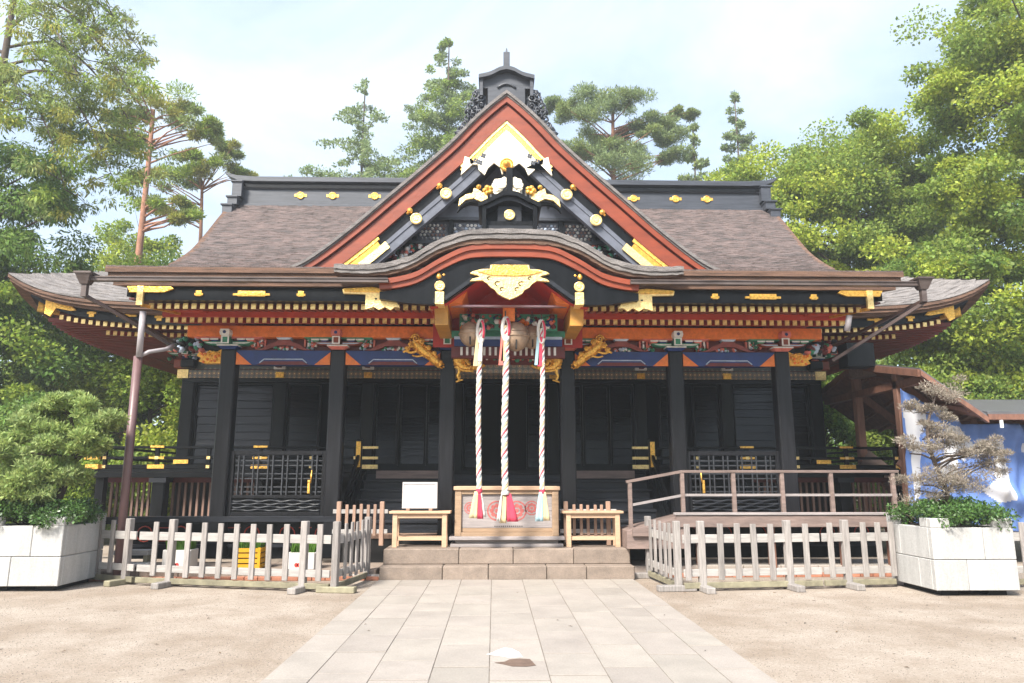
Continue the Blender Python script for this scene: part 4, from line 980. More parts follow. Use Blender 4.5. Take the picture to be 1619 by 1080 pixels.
# ================================================================== STONE PLATFORM AND PATH
pf = empty('stone_platform', (0.02, 12.5, 0), 'two broad tan stone steps at the end of the pale path', 'stone steps')
ORG[pf.name] = Vector((0, 12.5, 0))
def course_of(name, xs, y0, y1, z0, z1, mat, par):
    for a, b in zip(xs, xs[1:]): B(a+.004, b-.004, y0, y1, z0, z1).build(name, mat, par, bevel=.012)
course_of('step_stone', [-2.01, -1.02, -.30, .62, 1.25, 2.01], 11.90, 12.32, 0.005, .215, STONE, pf)
course_of('step_stone', [-2.0, -.78, .10, 1.08, 2.0], 12.20, 13.10, .216, .455, STONE, pf)
B(-1.97, 1.97, 12.23, 13.05, .0, .42).build('joint_fill', JOINT, pf)
path = tag(B(-2.0, 2.0, 1.5, 11.92, -.05, .0135).build('path_bed', JOINT), kind='structure'); path.name = 'path'; ORG['path'] = Vector((0,0,0))
rp = random.Random(5)
cols = [-2.0, -1.63, -1.17, -.70, -.23, .25, .72, 1.19, 1.64, 2.0]
for c, (a, b) in enumerate(zip(cols, cols[1:])):
    y = 2.6 - rp.random()*.6
    while y < 11.88:
        L = rp.choice((.62, .74, .86, .95)); y1 = min(11.895, y+L)
        if 11.895-y1 < .2: y1 = 11.895
        h = .018+rp.uniform(-.002, .002)
        B(a+.004, b-.004, y+.009, y1-.009, .0, h).build('slab', SLAB, path, org=((a+b)/2, (y+y1)/2, 0), bevel=.0015)
        y = y1
def blob(poly, z0, z1, name, mat, par): return MB().plate(poly, z0, z1, plane='xy').build(name, mat, par, bevel=.002)
blob([(-.26,6.90),(-.20,6.98),(-.16,7.06),(-.10,7.15),(-.03,7.12),(.03,6.98),(.06,6.80),(-.05,6.77),(-.12,6.83)], .021, .024, 'white_patch', M('white_filler', (.62,.61,.60), .8, var=.05), path)
blob([(-.19,6.60),(-.10,6.63),(-.06,6.71),(.03,6.74),(.12,6.72),(.16,6.50),(.08,6.46),(-.04,6.47),(-.12,6.55)], .0212, .0232, 'brown_patch', M('brown_repair', (.13,.085,.062), .9, var=.3, vscale=20), path)
# stone plinth left and right of the steps
for s in (-1, 1):
    k = empty('stone_kerb', (s*4.4, 12.3, 0), 'low stone kerb running %s of the steps behind the picket fence' % ('left' if s < 0 else 'right'), 'kerb')
    x = 2.06
    while x < 6.9:
        L = min(6.9, x+.62); B(min(s*x, s*L)+.004, max(s*x, s*L)-.004, 12.05 if s < 0 else 12.35, 13.3, .0, .15 if s < 0 else .17).build('kerb_stone', STONE if s < 0 else SLAB, k, bevel=.01); x = L
    b = None
    for q in range(22):
        x = s*(2.1+q*.21)
        if b is None: b = B(x-.1, x+.1, 11.95 if s < 0 else 12.2, 12.045 if s < 0 else 12.34, 0, .06).build('brick', M('red_brick', (.36,.15,.09), .9, var=.25, objvar=.2, fine=.15), k, org=(x, 12, 0), bevel=.006)
        else: inst(b, k, (x, 12, 0))
# ================================================================== FENCES
def fence(label, p0, p1, posts, pickets, h=.93, gate=None, wood=FENCE, rails=((.66,.78),(.20,.30)), group='weathered picket fences before the shrine', pw=.085, foot=True, low=.15, railmat=None, name='picket_fence', posth=.04, z=0, pd=.10):
    d = Vector((p1[0]-p0[0], p1[1]-p0[1], 0)); L = d.length
    t = empty(name, (p0[0], p0[1], z), label, 'fence', group, math.atan2(d.y, d.x)); local(t)
    src = None
    for x in pickets:
        if src is None:
            src = B(-pw/2, pw/2, -.045, -.018, low, h).build('picket', wood, t, bevel=.004); src.location = (x, 0, 0)
        else:
            c = src.copy(); COL.objects.link(c); c.parent = t; c.location = (x, 0, random.uniform(-.012,.012)); c.rotation_euler = (0, random.uniform(-.012,.012), 0)
    for x in posts:
        p = B(x-pd/2, x+pd/2, -.035, .055, .0, h+posth).build('post', wood, t, bevel=.008)
        if foot: B(x-.065, x+.065, -.30, .26, .0, .085).build('foot', FENCEM if random.random() < .5 else FENCE, p, bevel=.01)
    for z0, z1 in rails: B(.0, L, -.017, .012, z0, z1).build('rail', railmat or FENCEL, t, bevel=.004)
    if foot: B(.0, L, -.03, .02, .04, .12).build('ground_rail', FENCEM, t, bevel=.005)
    return t
fence('short grey picket fence section behind the left planter', (-6.75, 12.1), (-5.62, 11.55), [1.07], [.16, .45, .76])
fence('long picket fence in front of the seedling boxes left of the steps', (-5.56, 11.52), (-2.50, 10.72), [.56, 2.74], [.30, .86, 1.13, 1.40, 1.67, 1.94, 2.21, 2.48, 3.0], gate=None)
fence('side picket fence beside the left end of the steps', (-2.42, 10.72), (-2.20, 12.1), [.0, 1.36], [.27, .52, .76, 1.0, 1.2])
fence('side picket fence beside the right end of the steps', (2.30, 12.15), (2.42, 10.72), [.0, 1.42], [.26, .5, .76, 1.0, 1.2])
fence('picket fence right of the steps below the ramp', (2.50, 10.70), (4.58, 10.93), [.28, 1.60], [.06, .55, .81, 1.07, 1.33, 1.86])
fence('picket fence beside the right planter', (4.62, 10.94), (5.74, 11.08), [.38], [.12, .65, .9, 1.1])
fence('picket fence end showing right of the right planter', (7.0, 10.95), (8.6, 11.1), [.12, 1.3], [.4, .66, .92, 1.12])
for s, lab in ((-1, 'low red brown picket fence left of the blank board table'), (1, 'low red brown picket fence behind the empty right table')):
    x0, x1 = (-2.93, -2.0) if s < 0 else (.93, 1.90)
    fence(lab, (x0, 12.75), (x1, 12.75), [.10, .83], [.24, .36, .48, .60, .71], h=.68, wood=TAN, rails=((.53,.60),(.20,.27)), group='low picket fences on the platform', pw=.05, foot=False, low=.16, railmat=FENCEL, posth=.05, z=.46, pd=.075)
# ================================================================== TABLES, BOARD, OFFERING BOX
def table(x, y, label):
    t = empty('side_table', (x, y, .455), label, 'table', 'plain wooden tables on the platform'); local(t)
    B(-.51, .51, -.19, .19, .545, .585).build('tabletop', PINE, t, bevel=.005)
    for a in (-.41, .41):
        for b in (-.13, .13): B(a-.04, a+.04, b-.03, b+.03, 0, .544).build('leg', PINE, t, bevel=.004)
    for b in (-.13, .13): B(-.369, .369, b-.015, b+.015, .47, .543).build('apron', PINE, t, bevel=.003)
    B(-.369, .369, -.13, -.09, .11, .17).build('stretcher', PINE, t, bevel=.003); B(-.369, .369, .09, .13, .11, .17).build('stretcher', PINE, t, bevel=.003)
    return t
table(-1.43, 12.62, 'plain wooden table carrying the blank white board'); table(1.46, 12.62, 'plain wooden table with nothing on it')
bd = empty('notice_board', (-1.45, 12.6, 1.04), 'blank white framed board standing on the left table', 'board'); local(bd)
B(-.262, .262, -.01, .02, .075, .44).build('panel', WHITE, bd)
mb = MB(); mb.box(-.295, .295, -.025, .025, .44, .475); mb.box(-.295, .295, -.025, .025, .04, .075); mb.box(-.295, -.262, -.025, .025, .075, .44); mb.box(.262, .295, -.025, .025, .075, .44); mb.build('frame', OFFW, bd, bevel=.003)
for s in (-1, 1): B(s*.19-.03, s*.19+.03, -.08, .08, 0, .04).build('foot', TAN, bd, bevel=.004)
ob = empty('offering_box', (.02, 12.9, .455), 'wide wooden offering box with faded red crests below the bell ropes', 'offering box'); local(ob)
B(-.94, .94, -.42, .42, .0, .055).build('base_plinth', GREYW, ob, bevel=.008); B(-.86, .86, -.36, .36, .055, .115).build('base_plinth', GREYW, ob, bevel=.008); B(-.96, .96, -.45, .45, .115, .17).build('base_board', GREYW, ob, bevel=.006)
for s in (-1, 1): B(s*.82-.055, s*.82+.055, -.33, .33, .17, .94).build('corner_post', BOXW, ob, bevel=.008)
B(-.90, .90, -.36, -.26, .925, .99).build('top_rail', PINE, ob, bevel=.008); B(-.90, .90, .26, .36, .925, .99).build('top_rail', BOXW, ob, bevel=.008)
B(-.765, .765, -.32, -.27, .86, .924).build('upper_board', BOXW, ob); B(-.765, .765, -.32, -.27, .17, .235).build('lower_board', BOXW, ob)
for k, (z0, z1) in enumerate(((.237,.30),(.305,.58),(.585,.855))): B(-.765, .765, -.285, -.25, z0, z1).build('front_plank', GREYW if k else BOXW, ob, bevel=.003)
B(-.765, .765, .27, .3, .17, .92).build('back_board', BOXW, ob)
for q in range(9): B(-.76, .76, -.22+q*.055, -.19+q*.055, .86, .9).build('grille_bar', BOXW, ob)
def crest(cx, cz, r, y=-.288):
    mb = MB()
    ring = [(cx+r*math.cos(2*PI*k/28), cz+r*math.sin(2*PI*k/28)) for k in range(29)]; rin = [(cx+r*.86*math.cos(2*PI*k/28), cz+r*.86*math.sin(2*PI*k/28)) for k in range(29)]
    mb.strip(ring, rin, y, y+.004)
    for k in range(8):
        a = 2*PI*k/8; mb.plate([(cx+r*.52*math.cos(a)+r*.22*math.cos(t), cz+r*.52*math.sin(a)+r*.22*math.sin(t)) for t in [2*PI*j/8 for j in range(8)]], y, y+.003)
    mb.plate([(cx+r*.2*math.cos(2*PI*j/10), cz+r*.2*math.sin(2*PI*j/10)) for j in range(10)], y, y+.003)
    mb.build('red_crest', CREST, ob)
crest(-.17, .585, .165); crest(.17, .585, .165); crest(-.62, .63, .10); crest(.42, .63, .12)
mb = MB()
for q in range(14): 
    x = -.2+q*.035; mb.box(x-.008, x+.008, -.289, -.285, .32, .34)
mb.build('dark_studs', DARK, ob)
# ================================================================== BELLS AND ROPES
def bell(x, y, z, r, label):
    t = empty('bell', (x, y, z-r*1.15), label, 'bell', 'round bronze bells under the porch arch'); local(t)
    prof = []
    for i in range(15):
        a = -PI/2+PI*i/14; rr = r*math.cos(a); h = r*1.12*math.sin(a)
        prof.append((max(.001, rr), h))
    b = MB().lathe(prof, (0, 0, r*1.15), 24).build('shell', BRONZE, t)
    band = MB().lathe([(r*.985, -r*.10), (r*1.07, -r*.07), (r*1.07, r*.02), (r*.985, r*.05)], (0, 0, r*1.15), 24).build('band', BRONZE, t)
    MB().lathe([(r*1.0, r*.30), (r*.97, r*.34), (r*.95, r*.30)], (0, 0, r*1.13), 24).build('upper_band', BRONZE, t)
    B(-.012, .012, -r*1.02, -r*.5, .02, r*.75).build('slit', DARK, t)
    mb = MB()
    zt = 4.40-(z-r*1.15)
    k = 0; zz = r*2.2
    while zz < zt: 
        mb.tube([(.02*math.cos(2*PI*j/8)*(1 if k % 2 else .2), .02*math.cos(2*PI*j/8)*(.2 if k % 2 else 1), zz+.03+.034*math.sin(2*PI*j/8)) for j in range(9)], .007, 5, caps=False); zz += .05; k += 1
    mb.build('chain', GUTTER, t)
bell(-.61, 12.14, 3.985, .19, 'leftmost round bronze bell, partly hidden by the left rope')
bell(.16, 12.06, 3.93, .225, 'largest round bronze bell, just right of the middle rope')
bell(.45, 12.35, 3.98, .185, 'right round bronze bell, beside the right rope')
def rope(x, y, ztop, zbot, r, label, tass, seed, tails):
    rr = random.Random(seed)
    t = empty('bell_rope', (x, y, zbot), label, 'rope', 'twisted bell ropes hanging before the offering box'); local(t)
    H = ztop-zbot; zt = .44
    mats = [ROPEW, ROPEY, ROPEW, ROPER, ROPEW, ROPEB]
    sway = lambda z: .012*math.sin(z*2.1+seed)
    for k, m in enumerate(mats):
        n = 210; pts = []
        for i in range(n):
            z = zt + (H-zt-.1)*i/(n-1); a = z*19+2*PI*k/len(mats)
            pts.append((sway(z)+r*.62*math.cos(a), r*.62*math.sin(a), z))
        thin = .62 if m in (ROPER, ROPEB) else 1
        MB().tube(pts, r*.46*thin, 6, caps=False).build('strand', m, t)
    # top loop knot
    mb = MB(); mb.tube([(sway(H)+.055*math.sin(2*PI*j/14), -.03, H-.16+.20*math.cos(2*PI*j/14)) for j in range(15)], r*.62, 8); mb.build('top_loop', ROPEW, t)
    MB().tube([(sway(H)+.055*math.sin(2*PI*j/14+.4)*1.05, -.052, H-.16+.20*math.cos(2*PI*j/14+.4)) for j in range(5)], r*.45, 6).build('top_loop_colour', ROPER, t)
    MB().tube([(0, 0, H), (0, 0, H+.16)], .012, 6).build('hook', GUTTER, t)
    for k, (m, dx, L) in enumerate(tails):
        z0 = H-.25; mb = MB(); 
        mb.hexa([(dx-.055, -.05, z0-L), (dx+.02, -.05, z0-L), (dx+.02, -.035, z0-L), (dx-.055, -.035, z0-L)], [(dx-.01, -.05, z0), (dx+.03, -.05, z0), (dx+.03, -.035, z0), (dx-.01, -.035, z0)]); mb.build('short_tail', m, t)
    # binding and tassel strips
    MB().lathe([(r*1.1, 0), (r*1.25, .03), (r*1.1, .06)], (sway(zt), 0, zt-.02), 12).build('binding', ROPER if seed % 2 else ROPEW, t)
    for k, (m, x0, x1, L) in enumerate(tass):
        mb = MB(); n = 6; y0 = -.03+.012*k; rows = []
        for i in range(n+1):
            f = i/n; z = zt-f*L; w = .42+.5*f
            rows.append([(sway(z)*.3+(x0+(x1-x0)*u/4)*w, y0+.012*math.sin(u*2.2+i*.6+k)-.02*f, z) for u in range(5)])
        mb.grid(rows, smooth=True); o = mb.build('tassel_strip', m, t)
        sm = o.modifiers.new('solid', 'SOLIDIFY'); sm.thickness = .012
rope(-.45, 12.0, 4.16, .93, .043, 'left bell rope, ending in cream and red strips', [(ROPEY, -.16, -.02, .42), (ROPER, -.02, .08, .43), (ROPEW, .07, .12, .40)], 1, [(ROPEY, -.05, .50), (ROPEW, .02, .42)])
rope(-.02, 11.9, 4.18, .90, .053, 'thick middle bell rope with a wide red tassel', [(ROPEW, -.15, -.09, .43), (ROPEY, -.10, .02, .46), (ROPER, .03, .22, .44), (ROPER, .0, .12, .42)], 2, [(PINK, -.06, .52), (ROPEY, -.02, .45)])
rope(.59, 12.0, 4.16, .92, .041, 'right bell rope, ending in pale blue and cream strips', [(ROPEB, -.14, .0, .46), (ROPEY, .0, .12, .45), (ROPEW, -.05, .03, .40)], 3, [(ROPEB, -.07, .48), (ROPER, -.02, .50)])
# ================================================================== RAMP
rpn = empty('wooden_ramp', (4.5, 12.4, 0), 'wooden wheelchair ramp with a railing right of the steps', 'ramp')
for k in range(7):
    x0 = 2.95+k*.52; B(x0+.003, x0+.517, 12.08, 12.95, .955, 1.0).build('deck_plank', RAMPW, rpn, org=(x0, 12.5, 1))
B(2.75, 6.55, 12.02, 12.075, .80, .985).build('fascia_board', RAMPW, rpn, bevel=.005); B(2.72, 6.6, 12.0, 12.1, .99, 1.03).build('edge_rail', GREYW, rpn, bevel=.005)
MB().hexa([(1.95,12.05,.46),(2.9,12.05,.46),(2.9,12.9,.46),(1.95,12.9,.46)], [(1.95,12.05,.74),(2.94,12.05,.98),(2.94,12.9,.98),(1.95,12.9,.74)]).build('sloping_deck', RAMPW, rpn, bevel=.005)
B(2.03, 2.74, 11.99, 12.04, .66, .80).build('fascia_board', RAMPW, rpn, bevel=.005)
rx = [2.06, 2.94, 3.80, 4.62, 5.45, 6.50]
for i, x in enumerate(rx): B(x-.032, x+.032, 12.26, 12.33, .72 if i == 0 else .99, 1.50 if i == 0 else 1.665).build('rail_post', RAMPW, rpn, bevel=.005)
MB().bar((2.0, 12.29, 1.52), (2.94, 12.29, 1.69), .07, .045).build('handrail', RAMPW, rpn); B(2.94, 6.6, 12.25, 12.34, 1.667, 1.712).build('handrail', RAMPW, rpn, bevel=.005)
MB().bar((2.06, 12.295, 1.14), (2.94, 12.295, 1.30), .035, .04).build('mid_rail', GREYW, rpn); B(2.94, 6.55, 12.28, 12.315, 1.285, 1.325).build('mid_rail', GREYW, rpn)
for x in (3.2, 4.4, 5.6, 6.4): B(x-.05, x+.05, 12.3, 12.4, .1, .95).build('ramp_post', SHEDW, rpn)
# ================================================================== COVERED STAIR ON THE RIGHT, CURTAIN
sh = empty('covered_stair', (9.0, 15.0, 0), 'red brown timber shelter over the side stair with dark metal roof', 'shelter')
xg = 7.62
def roofseg(x0, x1, dz0, dz1):
    E0, R0, K0 = (13.05, 3.50+dz0), (15.4, 3.98+dz0), (17.4, 3.55+dz0); E1, R1, K1 = (13.05, 3.50+dz1), (15.4, 3.98+dz1), (17.4, 3.55+dz1)
    for (a0, a1, b0, b1) in ((E0, E1, R0, R1), (K0, K1, R0, R1)):
        lo = [(x0, a0[0], a0[1]), (x1, a1[0], a1[1]), (x1, b1[0], b1[1]), (x0, b0[0], b0[1])]
        MB().hexa([(x, y, z+.03) for x, y, z in lo], [(x, y, z+.075) for x, y, z in lo]).build('roof_sheet', SHEDM, sh)
        MB().hexa([(x, y, z) for x, y, z in lo], [(x, y, z+.028) for x, y, z in lo]).build('roof_boards', SHEDW, sh)
    MB().hexa([(x0, 13.02, E0[1]-.07), (x1, 13.02, E1[1]-.07), (x1, 13.10, E1[1]-.07), (x0, 13.10, E0[1]-.07)], [(x0, 13.02, E0[1]+.03), (x1, 13.02, E1[1]+.03), (x1, 13.10, E1[1]+.03), (x0, 13.10, E0[1]+.03)]).build('eave_board', SHEDW, sh)
    n = max(2, int((x1-x0)/.45))
    for i in range(n):
        f = (i+.5)/n; x = x0+(x1-x0)*f; d = dz0+(dz1-dz0)*f
        MB().bar((x, 13.11, 3.45+d), (x, 15.35, 3.92+d), .06, .07).build('roof_rafter', SHEDW, sh); MB().bar((x, 17.3, 3.5+d), (x, 15.45, 3.92+d), .06, .07).build('roof_rafter', SHEDW, sh)
roofseg(xg, 8.78, 0, -.86); roofseg(8.785, 14.0, -.80, -.80)
MB().bar((xg-.02, 13.05, 3.48), (xg-.02, 15.4, 3.96), .06, .13).build('verge_board', SHEDW, sh); MB().bar((xg-.02, 17.4, 3.53), (xg-.02, 15.4, 3.96), .06, .13).build('verge_board', SHEDW, sh)
B(xg-.06, 7.9, 15.0, 15.6, 3.72, 3.92).build('end_beam', RAMPW, sh)
for y, zt in ((14.1, 3.62), (15.75, 3.75)):
    B(7.78-.08, 7.78+.08, y-.08, y+.08, .0, zt).build('shelter_post', SHEDP, sh, bevel=.012)
for y in (14.14, 16.8):
    for x in (9.2, 11.2, 13.2): B(x-.07, x+.07, y-.07, y+.07, .0, 2.72).build('shelter_post', SHEDP, sh, bevel=.012)
B(7.7, 7.86, 13.2, 17.2, 3.32, 3.46).build('cross_beam', SHEDW, sh)
MB().bar((7.8, 14.14, 3.44), (8.85, 14.14, 2.62), .09, .14).build('sloping_beam', SHEDW, sh); MB().bar((8.85, 14.14, 2.62), (14.0, 14.14, 2.62), .09, .14).build('long_beam', SHEDW, sh)
MB().bar((7.8, 15.75, 3.4), (9.2, 15.75, 2.3), .09, .16).build('sloping_beam', SHEDW, sh)
MB().bar((7.75, 15.7, 2.0), (9.3, 15.7, .75), .09, .45).build('stair_stringer', RAMPW, sh); MB().bar((7.75, 14.15, 2.0), (9.3, 14.15, .75), .09, .4).build('stair_stringer', SHEDP, sh)
for k in range(7): B(7.9+k*.2, 8.12+k*.2, 14.2, 15.65, 1.6-k*.17, 1.64-k*.17).build('stair_tread', RAMPW, sh)
for x in (9.0, 9.6, 10.2, 10.8): B(x-.02, x+.02, 13.0, 13.04, 2.48, 2.62).build('white_clip', WHITE, sh)
B(7.02, 7.58, 14.5, 14.9, 3.83, 4.32).build('black_end_board', BLACK, sh)
def curtain():
    nu, nv = 150, 70; X0 = 7.60; mb = MB(); P = []; pol = []
    def inside(p, poly):
        c = False
        for (x0, y0), (x1, y1) in zip(poly, poly[1:]+poly[:1]):
            if (y0 > p[1]) != (y1 > p[1]) and p[0] < (x1-x0)*(p[1]-y0)/(y1-y0)+x0: c = not c
        return c
    shapes = [[(7.62,2.95),(8.05,2.82),(8.02,2.6),(7.86,2.35),(7.80,1.3),(7.68,1.2),(7.66,2.2)],
              [(8.35,2.62),(8.7,2.55),(8.9,2.2),(8.72,1.9),(8.5,2.05),(8.42,1.6),(8.15,1.5),(8.1,1.9),(8.3,2.2)],
              [(9.0,2.35),(9.45,2.25),(9.5,1.2),(9.15,1.15),(8.9,1.4),(9.15,1.6),(9.2,2.0)],
              [(9.86,2.25),(10.3,2.2),(10.3,1.7),(9.9,1.6)]]
    def top(x): return interp(x, [(7.40, 3.40), (8.75, 2.60), (14, 2.55)])
    for i in range(nu+1):
        x = X0+(12.2-X0)*i/nu; row = []
        for j in range(nv+1):
            v = j/nv; zt = top(x); zb = .62+.05*math.sin(x*3); z = zt+(zb-zt)*v
            a = .5+.5*v
            y = 13.70 - .10*a*math.sin(x*6.2+v*1.5) - .05*math.sin(x*17+3*v)*(1-.4*v)
            y -= .16*max(0, math.sin((z*4.6+(x-8.6)*2.4)))**3 * (1 if x > 8.5 else .5)     # slanting swag folds
            row.append((x, y, z))
        P.append(row)
    o = mb.grid(P, 0, True)
    k = 0
    for i in range(nu):
        for j in range(nv):
            x, y, z = P[i][j]; mb.m[k] = 1 if any(inside((x, z), q) for q in shapes) else 0; k += 1
    ob_ = mb.build('festival_curtain', [CLOTHB, CLOTHW]); tag(ob_, 'blue hanging curtain with white lettering shapes under the shelter eave', 'curtain')
    sm = ob_.modifiers.new('solid', 'SOLIDIFY'); sm.thickness = .006
curtain()
# ================================================================== PLANTERS
def planter(x, y, label):
    t = empty('concrete_planter', (x, y, 0), label, 'planter', 'square white concrete planters'); local(t)
    h = .575
    B(-h+.09, h-.09, -h+.09, h-.09, .075, .86).build('core', CONC, t)
    for s in (-1, 1): B(s*.33-.13, s*.33+.13, -h+.12, h-.12, 0, .076).build('block_foot', DARK, t)
    for rot in range(4):
        c, s_ = round(math.cos(rot*PI/2)), round(math.sin(rot*PI/2))
        def put(x0, x1, z0, z1, t0=-h, t1=-h+.088, nm='block'):
            mb = MB().box(x0, x1, t0, t1, z0, z1); mb.v = [(c*a-s_*b, s_*a+c*b, d) for a, b, d in mb.v]; mb.build(nm, CONC, t, bevel=.008)
        k = .2 if rot % 2 else -.12
        e = .0 if rot % 2 == 0 else .089
        for (a, b) in ((-h+e, k-.003), (k+.003, h-e)): put(a, b, .075, .475)
        for (a, b) in ((-h+e, -k*1.2-.003), (-k*1.2+.003, h-e)): put(a, b, .482, .905)
        put(-h+e, -h+.27, .9055, 1.03, nm='corner_merlon'); put(h-.27, h-e, .9055, 1.03, nm='corner_merlon')
    B(-h+.09, h-.09, -h+.09, h-.09, .861, .90).build('soil', SOIL, t)
planter(-6.93, 11.46, 'white concrete planter holding the green pine, left of the fence'); planter(6.385, 10.74, 'white concrete planter holding the withered pine, right of the fence')
# ================================================================== SEEDLING BOXES
def crate(x, y, w, d, h, label, mat, kind):
    t = empty('seedling_box', (x, y, .15), label, 'box', 'boxes behind the left fence'); local(t); th = .025
    if kind == 'crate':
        for s in (-1, 1):
            for k in range(4): B(-w/2, w/2, s*(d/2)-.01, s*(d/2)+.01, .01+k*h/4, .01+k*h/4+h/4-.02).build('side_slat', mat, t)
            for k in range(4): B(s*(w/2)-.012, s*(w/2)+.012, -d/2+.011, d/2-.011, .01+k*h/4, .01+k*h/4+h/4-.02).build('side_slat', mat, t)
            for q in (-1, 1): B(s*(w/2-.02)-.022, s*(w/2-.02)+.022, q*(d/2)-.016, q*(d/2)+.016, 0, h).build('corner', mat, t)
        B(-w/2+.02, w/2-.02, -d/2+.02, d/2-.02, 0, .02).build('bottom', mat, t)
    else:
        for s in (-1, 1): B(-w/2, w/2, s*(d/2)-th/2, s*(d/2)+th/2, 0, h).build('side', mat, t, bevel=.006); B(s*(w/2)-th/2, s*(w/2)+th/2, -d/2+th/2, d/2-th/2, 0, h).build('side', mat, t, bevel=.006)
        mk = MB()
        for a in range(3): mk.plate([(-.02+.05*(a-1)+.045*math.cos(2*PI*j/9)*(1 if a == 1 else .7), .07+.035*math.sin(2*PI*j/9)) for j in range(9)], -d/2-th/2-.003, -d/2-th/2-.0005+.0)
        mk.build('red_mark', REDMARK, t)
    B(-w/2+.03, w/2-.03, -d/2+.03, d/2-.03, .02, h-.03).build('soil', SOIL, t)
def seedlings(x, y, z, w, d, h, n, label, seed):
    r = np.random.default_rng(seed); V = []; Fq = []
    for i in range(n):
        px, py = r.uniform(-w/2, w/2), r.uniform(-d/2, d/2); a = r.uniform(0, 2*PI); L = h*r.uniform(.6, 1.1); b = r.normal(0, .18, 2)*L; wd = .004
        o = len(V); V += [(px-wd*math.cos(a), py-wd*math.sin(a), 0), (px+wd*math.cos(a), py+wd*math.sin(a), 0), (px+b[0]*.4+wd*math.cos(a), py+b[1]*.4+wd*math.sin(a), L*.6), (px+b[0], py+b[1], L), (px+b[0]*.4-wd*math.cos(a), py+b[1]*.4-wd*math.sin(a), L*.6)]
        Fq.append((o, o+1, o+2, o+3, o+4))
    mb = MB(); mb.v = [(a+x, b+y, c+z) for a, b, c in V]; mb.f = Fq; mb.m = [0]*n; mb.sm = [False]*n
    o = mb.build('rice_seedlings', GRASS, None, org=(x, y, z), recalc=False); tag(o, label, 'plant', 'seedlings behind the left fence')
crate(-5.27, 12.35, .42, .34, .30, 'white foam box with a red mark, nearest the left planter', BOXWHT, 'box'); crate(-4.16, 12.4, .42, .34, .33, 'yellow plastic crate between the two white boxes', CRATEY, 'crate'); crate(-3.27, 12.3, .42, .34, .26, 'white foam box with a red mark, nearest the steps', BOXWHT, 'box')
seedlings(-5.27, 12.35, .42, .36, .28, .26, 900, 'bright green seedlings in the white box nearest the left planter', 1)
seedlings(-4.16, 12.4, .44, .36, .28, .20, 900, 'bright green seedlings in the yellow crate', 2)
seedlings(-3.27, 12.3, .38, .36, .28, .22, 450, 'thin dull green seedlings in the white box nearest the steps', 3)
ws = empty('wooden_step', (-5.95, 12.3, 0), 'pale low wooden stand behind the fence by the left planter', 'stand')
B(-6.3, -5.75, 12.25, 12.5, .36, .44).build('top_board', FENCEL, ws, bevel=.006); B(-6.3, -5.7, 12.15, 12.4, .20, .25).build('lower_board', BOXWHT, ws, bevel=.006)
for x in (-6.25, -5.8): B(x-.03, x+.03, 12.27, 12.45, .15, .36).build('leg', FENCEM, ws)
tag(B(-5.55, -5.3, 14.7, 14.85, .80, .94).build('orange_box', GOLDD, None, org=(-5.42, 14.8, .8), bevel=.01), 'small orange brown box on the sill under the left verandah', 'box')
sl = B(-6.2, -5.0, 14.6, 14.95, .70, .80).build('under_ledge', BLACK, S)
# ================================================================== PEBBLES
def pebbles(n=42000):
    r = np.random.default_rng(2)
    x = r.uniform(-9, 9, n*2); y = 3.2+ (r.random(n*2)**1.4)*9.0
    keep = (np.abs(x) > 2.03) & (np.abs(x) < 1.2+y*.75) & ~((y > 12.0) & (np.abs(x) < 7))
    x, y = x[keep][:n], y[keep][:n]; n = len(x)
    s = r.uniform(.002, .0065, n)*(1+.25*(r.random(n) < .05))
    base = np.array([(1,0,0),(-.5,.87,0),(-.5,-.87,0),(0,0,1.1)])
    a = r.uniform(0, 2*PI, n); ca, sa = np.cos(a), np.sin(a)
    bx = base[None,:,0]*ca[:,None]-base[None,:,1]*sa[:,None]; by = base[None,:,0]*sa[:,None]+base[None,:,1]*ca[:,None]
    V = np.stack([x[:,None]+bx*s[:,None]*1.3, y[:,None]+by*s[:,None], np.broadcast_to(base[None,:,2], bx.shape)*s[:,None]], -1).reshape(-1, 3)
    o = np.arange(n)[:,None]*4; F = np.concatenate([o+np.array([[0,1,3]]), o+np.array([[1,2,3]]), o+np.array([[2,0,3]])], 1).reshape(-1)
    me = bpy.data.meshes.new('gravel'); me.vertices.add(n*4); me.vertices.foreach_set('co', V.ravel())
    me.loops.add(len(F)); me.loops.foreach_set('vertex_index', F.astype(np.int32)); me.polygons.add(len(F)//3)
    me.polygons.foreach_set('loop_start', np.arange(0, len(F), 3, dtype=np.int32)); me.update(calc_edges=True)
    me.materials.append(M('pebble', (.20,.165,.135), .9, island=.4, hue=.01))
    ob_ = bpy.data.objects.new('gravel', me); COL.objects.link(ob_); tag(ob_, kind='stuff')
pebbles()

def litter():
    r = np.random.default_rng(8); mb = MB(); k = 0
    while k < 170:
        x, y = r.uniform(-8.5, 8.5), 3.6+r.random()*8.0
        if abs(x) < 2.02 and r.random() < .8: continue
        a = r.uniform(0, 2*PI); L = r.uniform(.012, .035); w = L*.35; z = .022 if abs(x) < 2.02 else .006
        c, q = math.cos(a), math.sin(a)
        mb.add([(x-c*L, y-q*L, z), (x-q*w, y+c*w, z+.006), (x+c*L, y+q*L, z+.002), (x+q*w, y-c*w, z+.004)], [(0, 1, 2, 3)], int(r.random() < .4)); k += 1
    o = mb.build('fallen_leaves', [M('dry_leaf', (.11,.065,.03), .8, island=.4), M('twig_brown', (.06,.045,.035), .9)], recalc=False); tag(o, kind='stuff')
litter()
